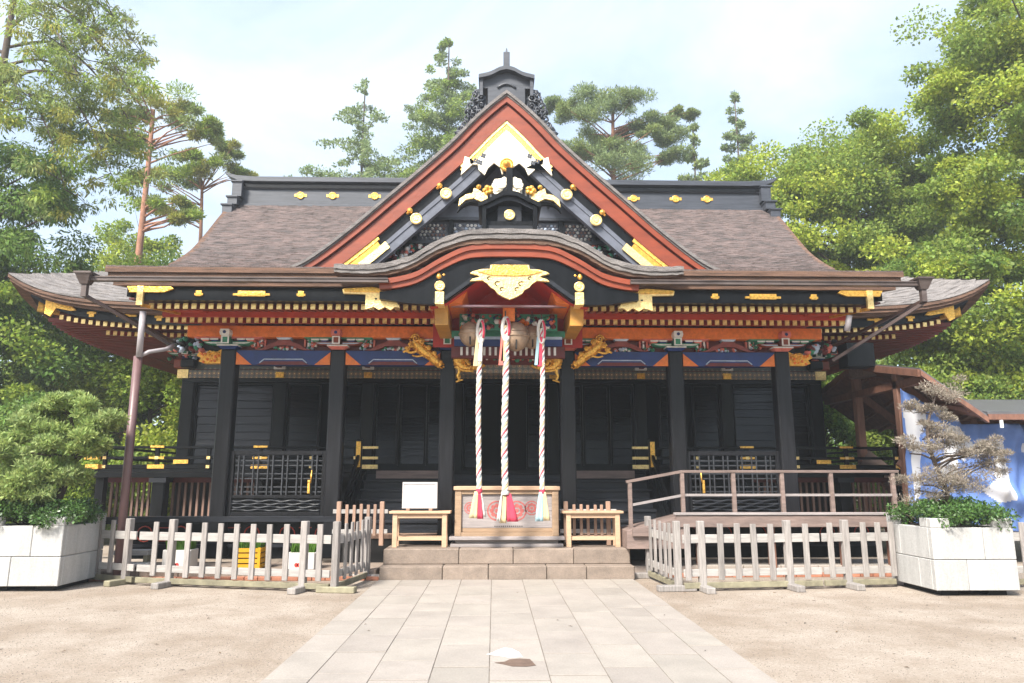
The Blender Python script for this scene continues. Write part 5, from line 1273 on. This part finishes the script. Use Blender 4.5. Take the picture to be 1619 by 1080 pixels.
# ================================================================== TREES
RG = np.random.default_rng(12)
def leaf_mesh(name, P, D, U, L, Wd, mat, parent=None, org=(0,0,0)):
    """one diamond leaf per point: P base, D direction, U side"""
    n = len(P); L = L[:, None]; Wd = Wd[:, None]
    Nn = np.cross(D, U)
    V = np.stack([P, P+D*L*.5+U*Wd*.5+Nn*L*.06, P+D*L, P+D*L*.5-U*Wd*.5+Nn*L*.06], 1).reshape(-1, 3) - np.array(org)
    me = bpy.data.meshes.new(name); me.vertices.add(4*n); me.vertices.foreach_set('co', V.astype(np.float32).ravel())
    me.loops.add(4*n); me.loops.foreach_set('vertex_index', np.arange(4*n, dtype=np.int32)); me.polygons.add(n)
    me.polygons.foreach_set('loop_start', np.arange(0, 4*n, 4, dtype=np.int32)); me.update(calc_edges=True)
    me.materials.append(mat)
    o = bpy.data.objects.new(name, me); COL.objects.link(o)
    if parent: o.parent = parent
    return o
def unit(v): return v/np.maximum(1e-9, np.linalg.norm(v, axis=1))[:, None]
LEAF_SCALE, LEAF_COUNT = .62, 1.9
def clump_leaves(clumps, n_each, mode, size, aspect):
    n_each *= LEAF_COUNT; size *= LEAF_SCALE; aspect = min(.62, aspect*1.15)
    """clumps: list of (centre, radii). Leaves sit mostly on the shell of each clump."""
    Ps, Ds = [], []
    for c, r in clumps:
        n = max(4, int(n_each*RG.uniform(.6, 1.4)))
        d = unit(RG.normal(size=(n, 3))); rad = RG.random(n)**.45
        p = np.array(c)+d*rad[:, None]*np.array(r)
        if mode == 'broad': dd = unit(d*.5+RG.normal(size=(n, 3))*.7+np.array([0,0,-.12]))
        elif mode == 'pine': dd = unit(d*.5+RG.normal(size=(n, 3))*.5+np.array([0,0,.55]))
        elif mode == 'droop': dd = unit(d*.5+RG.normal(size=(n, 3))*.4+np.array([0,0,-.55]))
        else: dd = unit(d*.7+RG.normal(size=(n, 3))*.6)
        Ps.append(p); Ds.append(dd)
    P = np.concatenate(Ps); D = np.concatenate(Ds); n = len(P)
    U = unit(np.cross(D, unit(RG.normal(size=(n, 3)))))
    L = size*RG.uniform(.45, 1.6, n); return P, D, U, L, L*aspect
def limbs(base, top, targets, r0, r1, mat, t, bend=.3, nmax=40):
    mb = MB(); b, tp = Vector(base), Vector(top); H = (tp-b).length
    w1, w2 = RG.uniform(-bend, bend, 2), RG.uniform(-bend, bend, 2)
    tr = []
    for i in range(13):
        f = i/12; p = b.lerp(tp, f); p += Vector((w1[0]*math.sin(f*PI)+w2[0]*math.sin(2*f*PI)*.5, w1[1]*math.sin(f*PI), 0)); tr.append(p)
    rad = [r0+(r1-r0)*(i/12)**.8 for i in range(13)]; rad[0] *= 1.25
    mb.tube(tr, rad, 9); trunk = mb.build('trunk', mat, t)
    mb = MB()
    T = list(targets); RG.shuffle(T)
    for c in T[:nmax]:
        c = Vector(c); hz = c.z-(0.25+.25*RG.random())*math.hypot(c.x-tp.x, c.y-tp.y)
        f = min(.97, max(.15, (hz-b.z)/max(.1, tp.z-b.z))); k = f*12; i = min(11, int(k)); p = tr[i].lerp(tr[i+1], k-i)
        rr = (r0+(r1-r0)*f**.8)*.5; q = p.lerp(c, .5)+Vector((RG.uniform(-.15,.15), RG.uniform(-.15,.15), RG.uniform(-.1,.3)*(c-p).length*.3))
        mb.tube([p, p.lerp(q, .5)+Vector((0,0,.03)), q, q.lerp(c, .5), c], [rr, rr*.8, rr*.6, rr*.4, rr*.15], 6)
    if mb.f: tag(mb.build('limbs', mat, t), kind='stuff')
def T(name, base, label, cat='tree', group='trees around the shrine'):
    t = empty(name, base, label, cat, group); ORG[t.name] = Vector(base); return t
def crown_mesh(t, clumps, n, mode, size, aspect, mat, name='crown'):
    P, D, U, L, Wd = clump_leaves(clumps, n, mode, size, aspect)
    return leaf_mesh(name, P, D, U, L, Wd, mat, t, ORG[t.name])
def broad(name, label, base, c, r, nclump, cr, nleaf, size, mats, trunk_r=.22, flat=.62, hollow=.5, zmin=None, asp=.55, group='trees around the shrine', trunkmat=None, mode='broad'):
    t = T(name, base, label, group=group)
    cl = []; c = np.array(c); r = np.array(r)
    while len(cl) < nclump:
        d = RG.normal(size=3); d /= np.linalg.norm(d); rad = hollow+(1-hollow)*RG.random()**.7
        # lumpy outline
        lump = 1+.16*math.sin(d[0]*5+c[0])+.12*math.sin(d[2]*7+d[1]*6+c[1])
        p = c+d*r*rad*lump
        if zmin is not None and p[2] < zmin: continue
        k = cr*RG.uniform(.6, 1.35); cl.append((p, (k, k, k*flat)))
    nm = len(mats)
    for i, m in enumerate(mats): 
        part = cl[i::nm]
        crown_mesh(t, part, nleaf, mode, size, asp, m)
    limbs(base, (c[0], c[1], c[2]+r[2]*.45), [p for p, _ in cl], trunk_r, trunk_r*.25, trunkmat or TRUNK, t)
    return t
def conifer(name, label, base, top_z, rbase, z0, tiers, nleaf, size, mats, dens=1.0, shape=.8, droop=.25, tr=.22, cl_r=.5, mode='droop', asp=.3, trunkmat=None, lean=(0,0)):
    t = T(name, base, label); cl = []
    for i in range(tiers):
        f = i/(tiers-1); z = z0+(top_z-z0)*f; R = rbase*(1-f)**shape*RG.uniform(.75, 1.15)+.12
        nb = max(2, int((3+6*(1-f))*dens))
        for k in range(nb):
            a = RG.uniform(0, 2*PI); Lb = R*RG.uniform(.65, 1.1)
            m = max(1, int(Lb/(cl_r*.9)))
            for q in range(m):
                g = (q+.7)/m; p = (base[0]+lean[0]*f+math.cos(a)*Lb*g, base[1]+math.sin(a)*Lb*g, z-droop*Lb*g*g+RG.uniform(-.15,.15))
                s = cl_r*RG.uniform(.6, 1.1)*(.55+.6*(1-f)); cl.append((p, (s, s, s*.55)))
    nm = len(mats)
    for i, m in enumerate(mats): crown_mesh(t, cl[i::nm], nleaf, mode, size, asp, m)
    limbs(base, (base[0]+lean[0], base[1], top_z), [p for p, _ in cl], tr, .03, trunkmat or TRUNK, t, bend=.1, nmax=60)
    return t
def pads(name, label, base, top, padlist, nleaf, size, mats, tr=.2, sub=7, trunkmat=None, group='trees around the shrine', bend=.25, asp=.2, cat='tree', cs=.45):
    """pine with layered cloud pads: padlist of (centre, (rx, ry, rz))"""
    t = T(name, base, label, cat, group); cl = []
    for c, r in padlist:
        for k in range(sub):
            d = RG.normal(size=3); d /= np.linalg.norm(d); p = np.array(c)+d*np.array(r)*RG.random()**.4
            s = cs*r[0]*RG.uniform(.6, 1.1); cl.append((p, (s, s, s*.45)))
    nm = len(mats)
    for i, m in enumerate(mats): crown_mesh(t, cl[i::nm], nleaf, 'pine', size, asp, m)
    limbs(base, top, [c for c, _ in padlist]*1 + [p for p, _ in cl[::3]], tr, tr*.3, trunkmat or REDTRUNK, t, bend=bend, nmax=len(padlist)+24)
    return t
# --- left side
# tall pine whose drooping boughs reach in from the top left
def bough_pine(name, label, base, top, boughs, nleaf, size, mats, tr, trunkmat, asp=.2, cl_r=.34):
    """boughs: polylines of (x, y, z); small hanging twig clumps follow each one"""
    t = T(name, base, label); cl = []; mb = MB()
    for bg_ in boughs:
        P = smoothline(bg_, 5); n = len(P)
        mb.tube(P, [.055*(1-.85*i/(n-1)) for i in range(n)], 6)
        for i, p in enumerate(P):
            f = i/(n-1)
            if f < .22: continue
            for q in range(int(2+2.2*f)):
                w = .18+.75*math.sin(min(1, f*1.05)*PI*.75)
                dx, dy, dz = RG.normal()*w*.5, RG.normal()*w*.7, -abs(RG.normal())*w*.45+.08
                s_ = cl_r*RG.uniform(.55, 1.15); c = (p[0]+dx, p[1]+dy, p[2]+dz); cl.append((c, (s_*1.15, s_, s_*.55)))
                if q == 0: mb.tube([p, ((p[0]+c[0])/2, (p[1]+c[1])/2, (p[2]+c[2])/2+.05), c], [.018, .012, .005], 5)
    nm = len(mats)
    for i, m in enumerate(mats): crown_mesh(t, cl[i::nm], nleaf, 'droop', size, asp, m)
    limbs(base, top, [], tr, tr*.25, trunkmat, t, bend=.15); tag(mb.build('limbs', trunkmat, t), kind='stuff')
    return t
bo = []
rb = random.Random(21)
for z0, ex, ez, side in ((18.6, 2.2, 17.6, 0), (17.2, 2.6, 15.6, 1), (16.4, 4.3, 14.6, 0), (15.3, 4.4, 13.0, 0), (14.8, 3.4, 12.6, 1), (14.2, 4.5, 11.7, 0), (13.6, 3.7, 11.0, 0), (13.0, 4.3, 10.0, 0), (14.0, -2.4, 12.4, 1), (12.2, 3.3, 9.4, 1), (12.8, 2.2, 11.4, 1)):
    yy = rb.uniform(-1.6, 1.6); ex *= .84
    bo.append([(-14.8, 20, z0), (-14.8+ex*.35, 20+yy*.4, z0+.15*(z0-ez)), (-14.8+ex*.72, 20+yy*.8, z0-.35*(z0-ez)), (-14.8+ex, 20+yy, ez)])
bough_pine('tall_pine', 'tall pine at the far left with long boughs hanging toward the roof', (-14.85, 20, 0), (-14.7, 20, 20), bo, 46, .21, [L_PINE, L_PINEY, L_PINE, L_BRIGHT], .21, TRUNK, asp=.24)
broad('dense_cedar', 'dense dark green cedar at the left edge below the pine boughs', (-15.0, 21, 0), (-14.9, 20.6, 8.6), (2.5, 2.0, 3.9), 140, .62, 330, .2, [L_DARK, L_MID, L_DARK], trunk_r=.3, flat=.55, hollow=.35, asp=.3, mode='droop')
def lp(x, z, rx, y=30): return ((x, y+RG.uniform(-.8,.8), z), (rx, rx*.9, rx*.30))
pads('red_pine', 'slender red trunked pine behind the left eave, the taller of the pair', (-15.3, 30, 0), (-15.3, 30, 17.6), [lp(-15.3,18.3,1.7), lp(-14.0,17.4,1.3), lp(-12.9,16.5,1.1), lp(-16.4,17.4,1.0), lp(-15.9,16.3,.8), lp(-12.7,16.9,.7), lp(-17.2,16.4,.8), lp(-14.4,13.2,1.0), lp(-13.6,12.6,.9)], 210, .26, [L_PINE, L_BRIGHT, L_PINEY], tr=.27, sub=9, cs=.36)
pads('red_pine', 'red trunked pine behind the left roof slope, the shorter of the pair', (-15.0, 34, 0), (-14.6, 34, 16.0), [lp(-15.8,16.2,1.5,34), lp(-14.2,16.6,1.3,34), lp(-13.3,17.4,.9,34), lp(-16.9,15.6,1.0,34), lp(-16.2,14.5,1.2,34), lp(-13.0,16.6,.8,34), lp(-15.4,17.4,.9,34)], 210, .28, [L_PINEY, L_PINE, L_BRIGHT], tr=.22, sub=9, cs=.36)
broad('young_broadleaf_tree', 'thin pale leaved tree showing between the pine trunks above the left eave', (-17.5, 33, 0), (-17.0, 33, 11.0), (3.2, 2, 2.6), 60, .55, 150, .2, [L_BRIGHT, L_YELL], trunk_r=.14, hollow=.2)
broad('thicket_tree', 'bright green leafy tree under the left eave beside the downpipe', (-11.0, 23, 0), (-10.9, 23, 3.6), (3.0, 2.0, 3.2), 110, .62, 300, .17, [L_BRIGHT, L_BRIGHT, L_YELL], trunk_r=.15, hollow=.35, zmin=.3)
broad('thicket_tree', 'green leafy tree at the left edge under the eave tip', (-16.2, 21, 0), (-15.9, 20.5, 4.6), (2.9, 2.0, 3.8), 120, .65, 300, .17, [L_MID, L_BRIGHT, L_DARK], trunk_r=.2, hollow=.35, zmin=.3)
broad('thicket_tree', 'mid green tree behind the left eave tip', (-13.6, 25, 0), (-13.6, 25, 5.4), (3.2, 2, 3.8), 110, .7, 280, .18, [L_MID, L_BRIGHT], trunk_r=.2, hollow=.35, zmin=.3)
broad('leaf_bush', 'low green bush behind the left verandah corner', (-12.4, 19, 0), (-12.2, 19, 1.8), (2.4, 1.4, 1.6), 60, .5, 260, .15, [L_MID, L_DARK], trunk_r=.08, hollow=.3, zmin=.2)
broad('leaf_bush', 'bright low bush just left of the verandah corner', (-10.2, 18.5, 0), (-10.2, 18.3, 1.5), (1.5, 1.0, 1.3), 45, .42, 260, .14, [L_MID, L_BRIGHT], trunk_r=.06, hollow=.3, zmin=.15)
# --- behind the roof
conifer('sparse_conifer', 'thin see through conifer above the left part of the ridge', (-7.6, 38, 0), 23.7, 5.0, 12.5, 17, 30, .24, [L_CONIF, L_CONIF], dens=.8, shape=.62, droop=.06, cl_r=.38, mode='x', asp=.4, tr=.2)
conifer('tall_conifer', 'full pointed conifer just left of the gable peak', (-2.9, 38, 0), 26.4, 4.7, 12, 30, 85, .22, [L_CONIF, L_CONIF, L_BROAD], dens=1.0, shape=.60, droop=.2, cl_r=.55, mode='x', asp=.4, tr=.3)
pp = [((x, 36+RG.uniform(-1,1), z), (rx, rx*.9, rx*.26)) for x, z, rx in ((3.4,21.6,1.2),(5.2,21.9,1.7),(6.6,21.2,1.6),(4.2,20.3,1.6),(7.8,20.2,1.4),(6.0,20.0,1.5),(9.2,20.6,.8),(10.0,21.0,.7),(8.6,19.4,1.2),(5.0,18.9,1.6),(7.0,18.6,1.5),(4.0,18.3,1.3),(9.0,18.4,1.0),(6,17.6,2.0))]
pads('spreading_red_pine', 'spreading red limbed pine right of the gable peak', (5.8, 36, 0), (6.1, 36, 21), pp, 230, .24, [L_PINE, L_CONIF, L_CONIF], tr=.28, sub=13, cs=.36)
conifer('small_conifer', 'small loose conifer above the right half of the ridge', (11.6, 40, 0), 22.3, 1.9, 15, 10, 90, .26, [L_CONIF, L_PINE], dens=.7, shape=.6, droop=.1, cl_r=.5, mode='x', asp=.4, tr=.2)
conifer('narrow_conifer', 'narrow pointed conifer above the right end of the ridge', (14.2, 40, 0), 24.2, 1.7, 15, 15, 80, .26, [L_CONIF], dens=.7, shape=.55, droop=.15, cl_r=.42, mode='x', asp=.4, tr=.2)
# --- right side
broad('broadleaf_tree', 'wide light green broadleaf tree behind the right roof slope', (14.0, 27, 0), (13.4, 27, 11.2), (5.0, 3.4, 4.4), 300, .8, 330, .18, [L_BROAD, L_YELL, L_BROAD], trunk_r=.4, flat=.5, hollow=.4, zmin=6.0)
broad('tall_broadleaf_tree', 'tall yellow green tree filling the top right corner', (17.0, 21, 0), (17.2, 20.5, 12.6), (4.0, 3.0, 5.2), 300, .72, 330, .17, [L_YELL, L_BROAD, L_YELL], trunk_r=.4, flat=.5, hollow=.4, zmin=5.5)
broad('broadleaf_tree', 'green broadleaf tree with dark gaps behind the right eave tip', (14.6, 22, 0), (14.8, 21.5, 7.4), (3.2, 2.2, 2.9), 120, .7, 320, .18, [L_BROAD, L_MID, L_YELL], trunk_r=.25, flat=.5, hollow=.4, zmin=2.5)
broad('hillside_bush', 'yellow green bush above the shelter roof', (15.0, 22, 0), (14.6, 21.5, 3.8), (3.4, 1.6, 1.8), 100, .6, 320, .16, [L_YELL, L_BROAD, L_MID], trunk_r=.12, hollow=.35, zmin=.6)
broad('hillside_bush', 'dark leafy bush seen through the shelter posts', (10.8, 24, 0), (10.8, 23.5, 3.0), (3.0, 1.8, 2.9), 110, .6, 320, .17, [L_DARK, L_MID, L_BROAD], trunk_r=.12, hollow=.35, zmin=.2)
broad('hillside_bush', 'green bush at the right edge behind the curtain', (18.6, 20, 0), (18.4, 20, 4.4), (2.4, 1.6, 3.4), 90, .6, 320, .16, [L_BROAD, L_MID, L_DARK], trunk_r=.15, hollow=.35, zmin=.3)
# woods further back, reads as one mass
def woods():
    cl = []
    for k in range(760):
        a = RG.uniform(-1, 1); x = a*44; y = 47+RG.uniform(-3, 4)-abs(a)*13; z = RG.random()**(.8 if k < 420 else 2.5)*(7.5 if abs(x) < 10 else 9.0)
        s = RG.uniform(.9, 1.7); cl.append(((x, y, z), (s, s, s*.7)))
    P, D, U, L, Wd = clump_leaves(cl, 130, 'broad', .42, .6)
    tag(leaf_mesh('far_wood', P, D, U, L, Wd, L_MID), kind='stuff')
woods()
def grove():                                # the trees of the precinct behind the viewer: the lacquer mirrors them
    cl = []
    for k in range(300):
        x = RG.uniform(-42, 42); y = -17+RG.uniform(-4, 4); z = RG.random()**.9*(7+3*math.sin(x*.35)+2*math.sin(x*.9)); s = RG.uniform(.9, 1.8); cl.append(((x, y, z), (s, s, s*.7)))
    P, D, U, L, Wd = clump_leaves(cl, 60, 'broad', .7, .6)
    tag(leaf_mesh('grove', P, D, U, L, Wd, L_MID), kind='stuff')
grove()
# --- planters
bz = [((-6.6,11.4,2.72),(.42,.35,.12)), ((-6.15,11.35,2.45),(.45,.3,.12)), ((-7.0,11.4,2.35),(.5,.4,.14)), ((-6.5,11.2,2.12),(.5,.4,.15)), ((-6.15,11.3,2.05),(.25,.25,.12)), ((-7.25,11.2,1.95),(.6,.4,.16)), ((-6.75,11.15,1.70),(.55,.4,.17)), ((-7.3,11.1,1.58),(.55,.4,.16)), ((-6.5,11.3,1.62),(.35,.3,.13)), ((-7.6,11.3,1.3),(.5,.4,.15)), ((-6.9,11.1,1.38),(.45,.35,.13)), ((-7.7,11.3,2.2),(.5,.4,.15)), ((-7.1,11.5,2.62),(.4,.35,.12))]
bz = [((c[0]-.12, c[1], c[2]), (r[0]*.88, r[1], r[2])) for c, r in bz]
pads('garden_pine', 'layered pale green pine growing in the left planter', (-6.95, 11.5, .88), (-6.8, 11.45, 2.6), bz, 260, .10, [L_MOUND, L_MOUND, L_BONS], tr=.07, sub=10, trunkmat=TRUNK, group='pines in the planters', asp=.30, cs=.46)
dz = [((6.42,10.72,2.82),(.42,.3,.12)), ((6.2,10.7,2.68),(.25,.2,.08)), ((6.45,10.75,2.42),(.22,.2,.10)), ((6.4,10.7,2.18),(.34,.28,.12)), ((6.1,10.7,1.92),(.34,.26,.10)), ((6.6,10.7,1.95),(.36,.28,.12)), ((7.0,10.75,1.92),(.34,.28,.13)), ((7.15,10.75,2.05),(.28,.24,.10)), ((6.3,10.65,1.62),(.42,.3,.12)), ((6.85,10.7,1.68),(.38,.3,.12)), ((6.0,10.65,1.42),(.35,.28,.1)), ((6.55,10.65,1.45),(.40,.3,.1)), ((7.25,10.8,1.75),(.2,.2,.1))]
dz = [((c[0]+RG.normal()*.05, c[1], c[2]+RG.normal()*.05), (r[0]*1.05, r[1], r[2]*2.0)) for c, r in dz]
pads('withered_pine', 'withered brown pine standing in the right planter', (6.5, 10.75, .88), (6.42, 10.75, 2.75), dz, 105, .07, [L_DEAD], tr=.05, sub=9, trunkmat=TRUNK, group='pines in the planters', asp=.16, cs=.42)
def shrub(x, y, z, label, seed, n=30):
    t = T('planter_shrub', (x, y, z), label, 'shrub', 'shrubs round the planter rims'); cl = []
    for k in range(n):
        a, b = RG.uniform(-.62, .62), RG.uniform(-.62, .62)
        zz = z+.10+.27*RG.random()*(1-.4*max(abs(a), abs(b))/.62)
        cl.append(((x+a, y+b, zz), (.19, .19, .13)))
    crown_mesh(t, cl, 150, 'broad', .062, .5, L_GLOSS, 'foliage')
    mb = MB()
    for k in range(12): c = cl[k][0]; mb.tube([(x+(c[0]-x)*.4, y+(c[1]-y)*.4, z), ((c[0]+x)/2, (c[1]+y)/2, z+.06), c], [.012, .01, .005], 5)
    mb.build('stems', TRUNK, t)
shrub(-6.93, 11.46, .89, 'dark green shrub round the foot of the green pine', 1, 46); shrub(6.385, 10.74, .89, 'glossy green shrub round the foot of the withered pine', 2, 44)

# ================================================================== HAZE (closed box round the place)
HB = tag(MB().box(-70, 70, -28, 60, -1.2, 30).build('haze', []), kind='stuff')
hm = bpy.data.materials.new('haze_air'); hm.use_nodes = True; ht = hm.node_tree; ht.nodes.clear()
pv = ht.nodes.new('ShaderNodeVolumePrincipled'); pv.inputs['Density'].default_value = 0.002; pv.inputs['Color'].default_value = (0.93, 0.97, 1, 1); pv.inputs['Anisotropy'].default_value = 0.2
hoo = ht.nodes.new('ShaderNodeOutputMaterial'); ht.links.new(pv.outputs[0], hoo.inputs['Volume'])
HB.data.materials.append(hm)
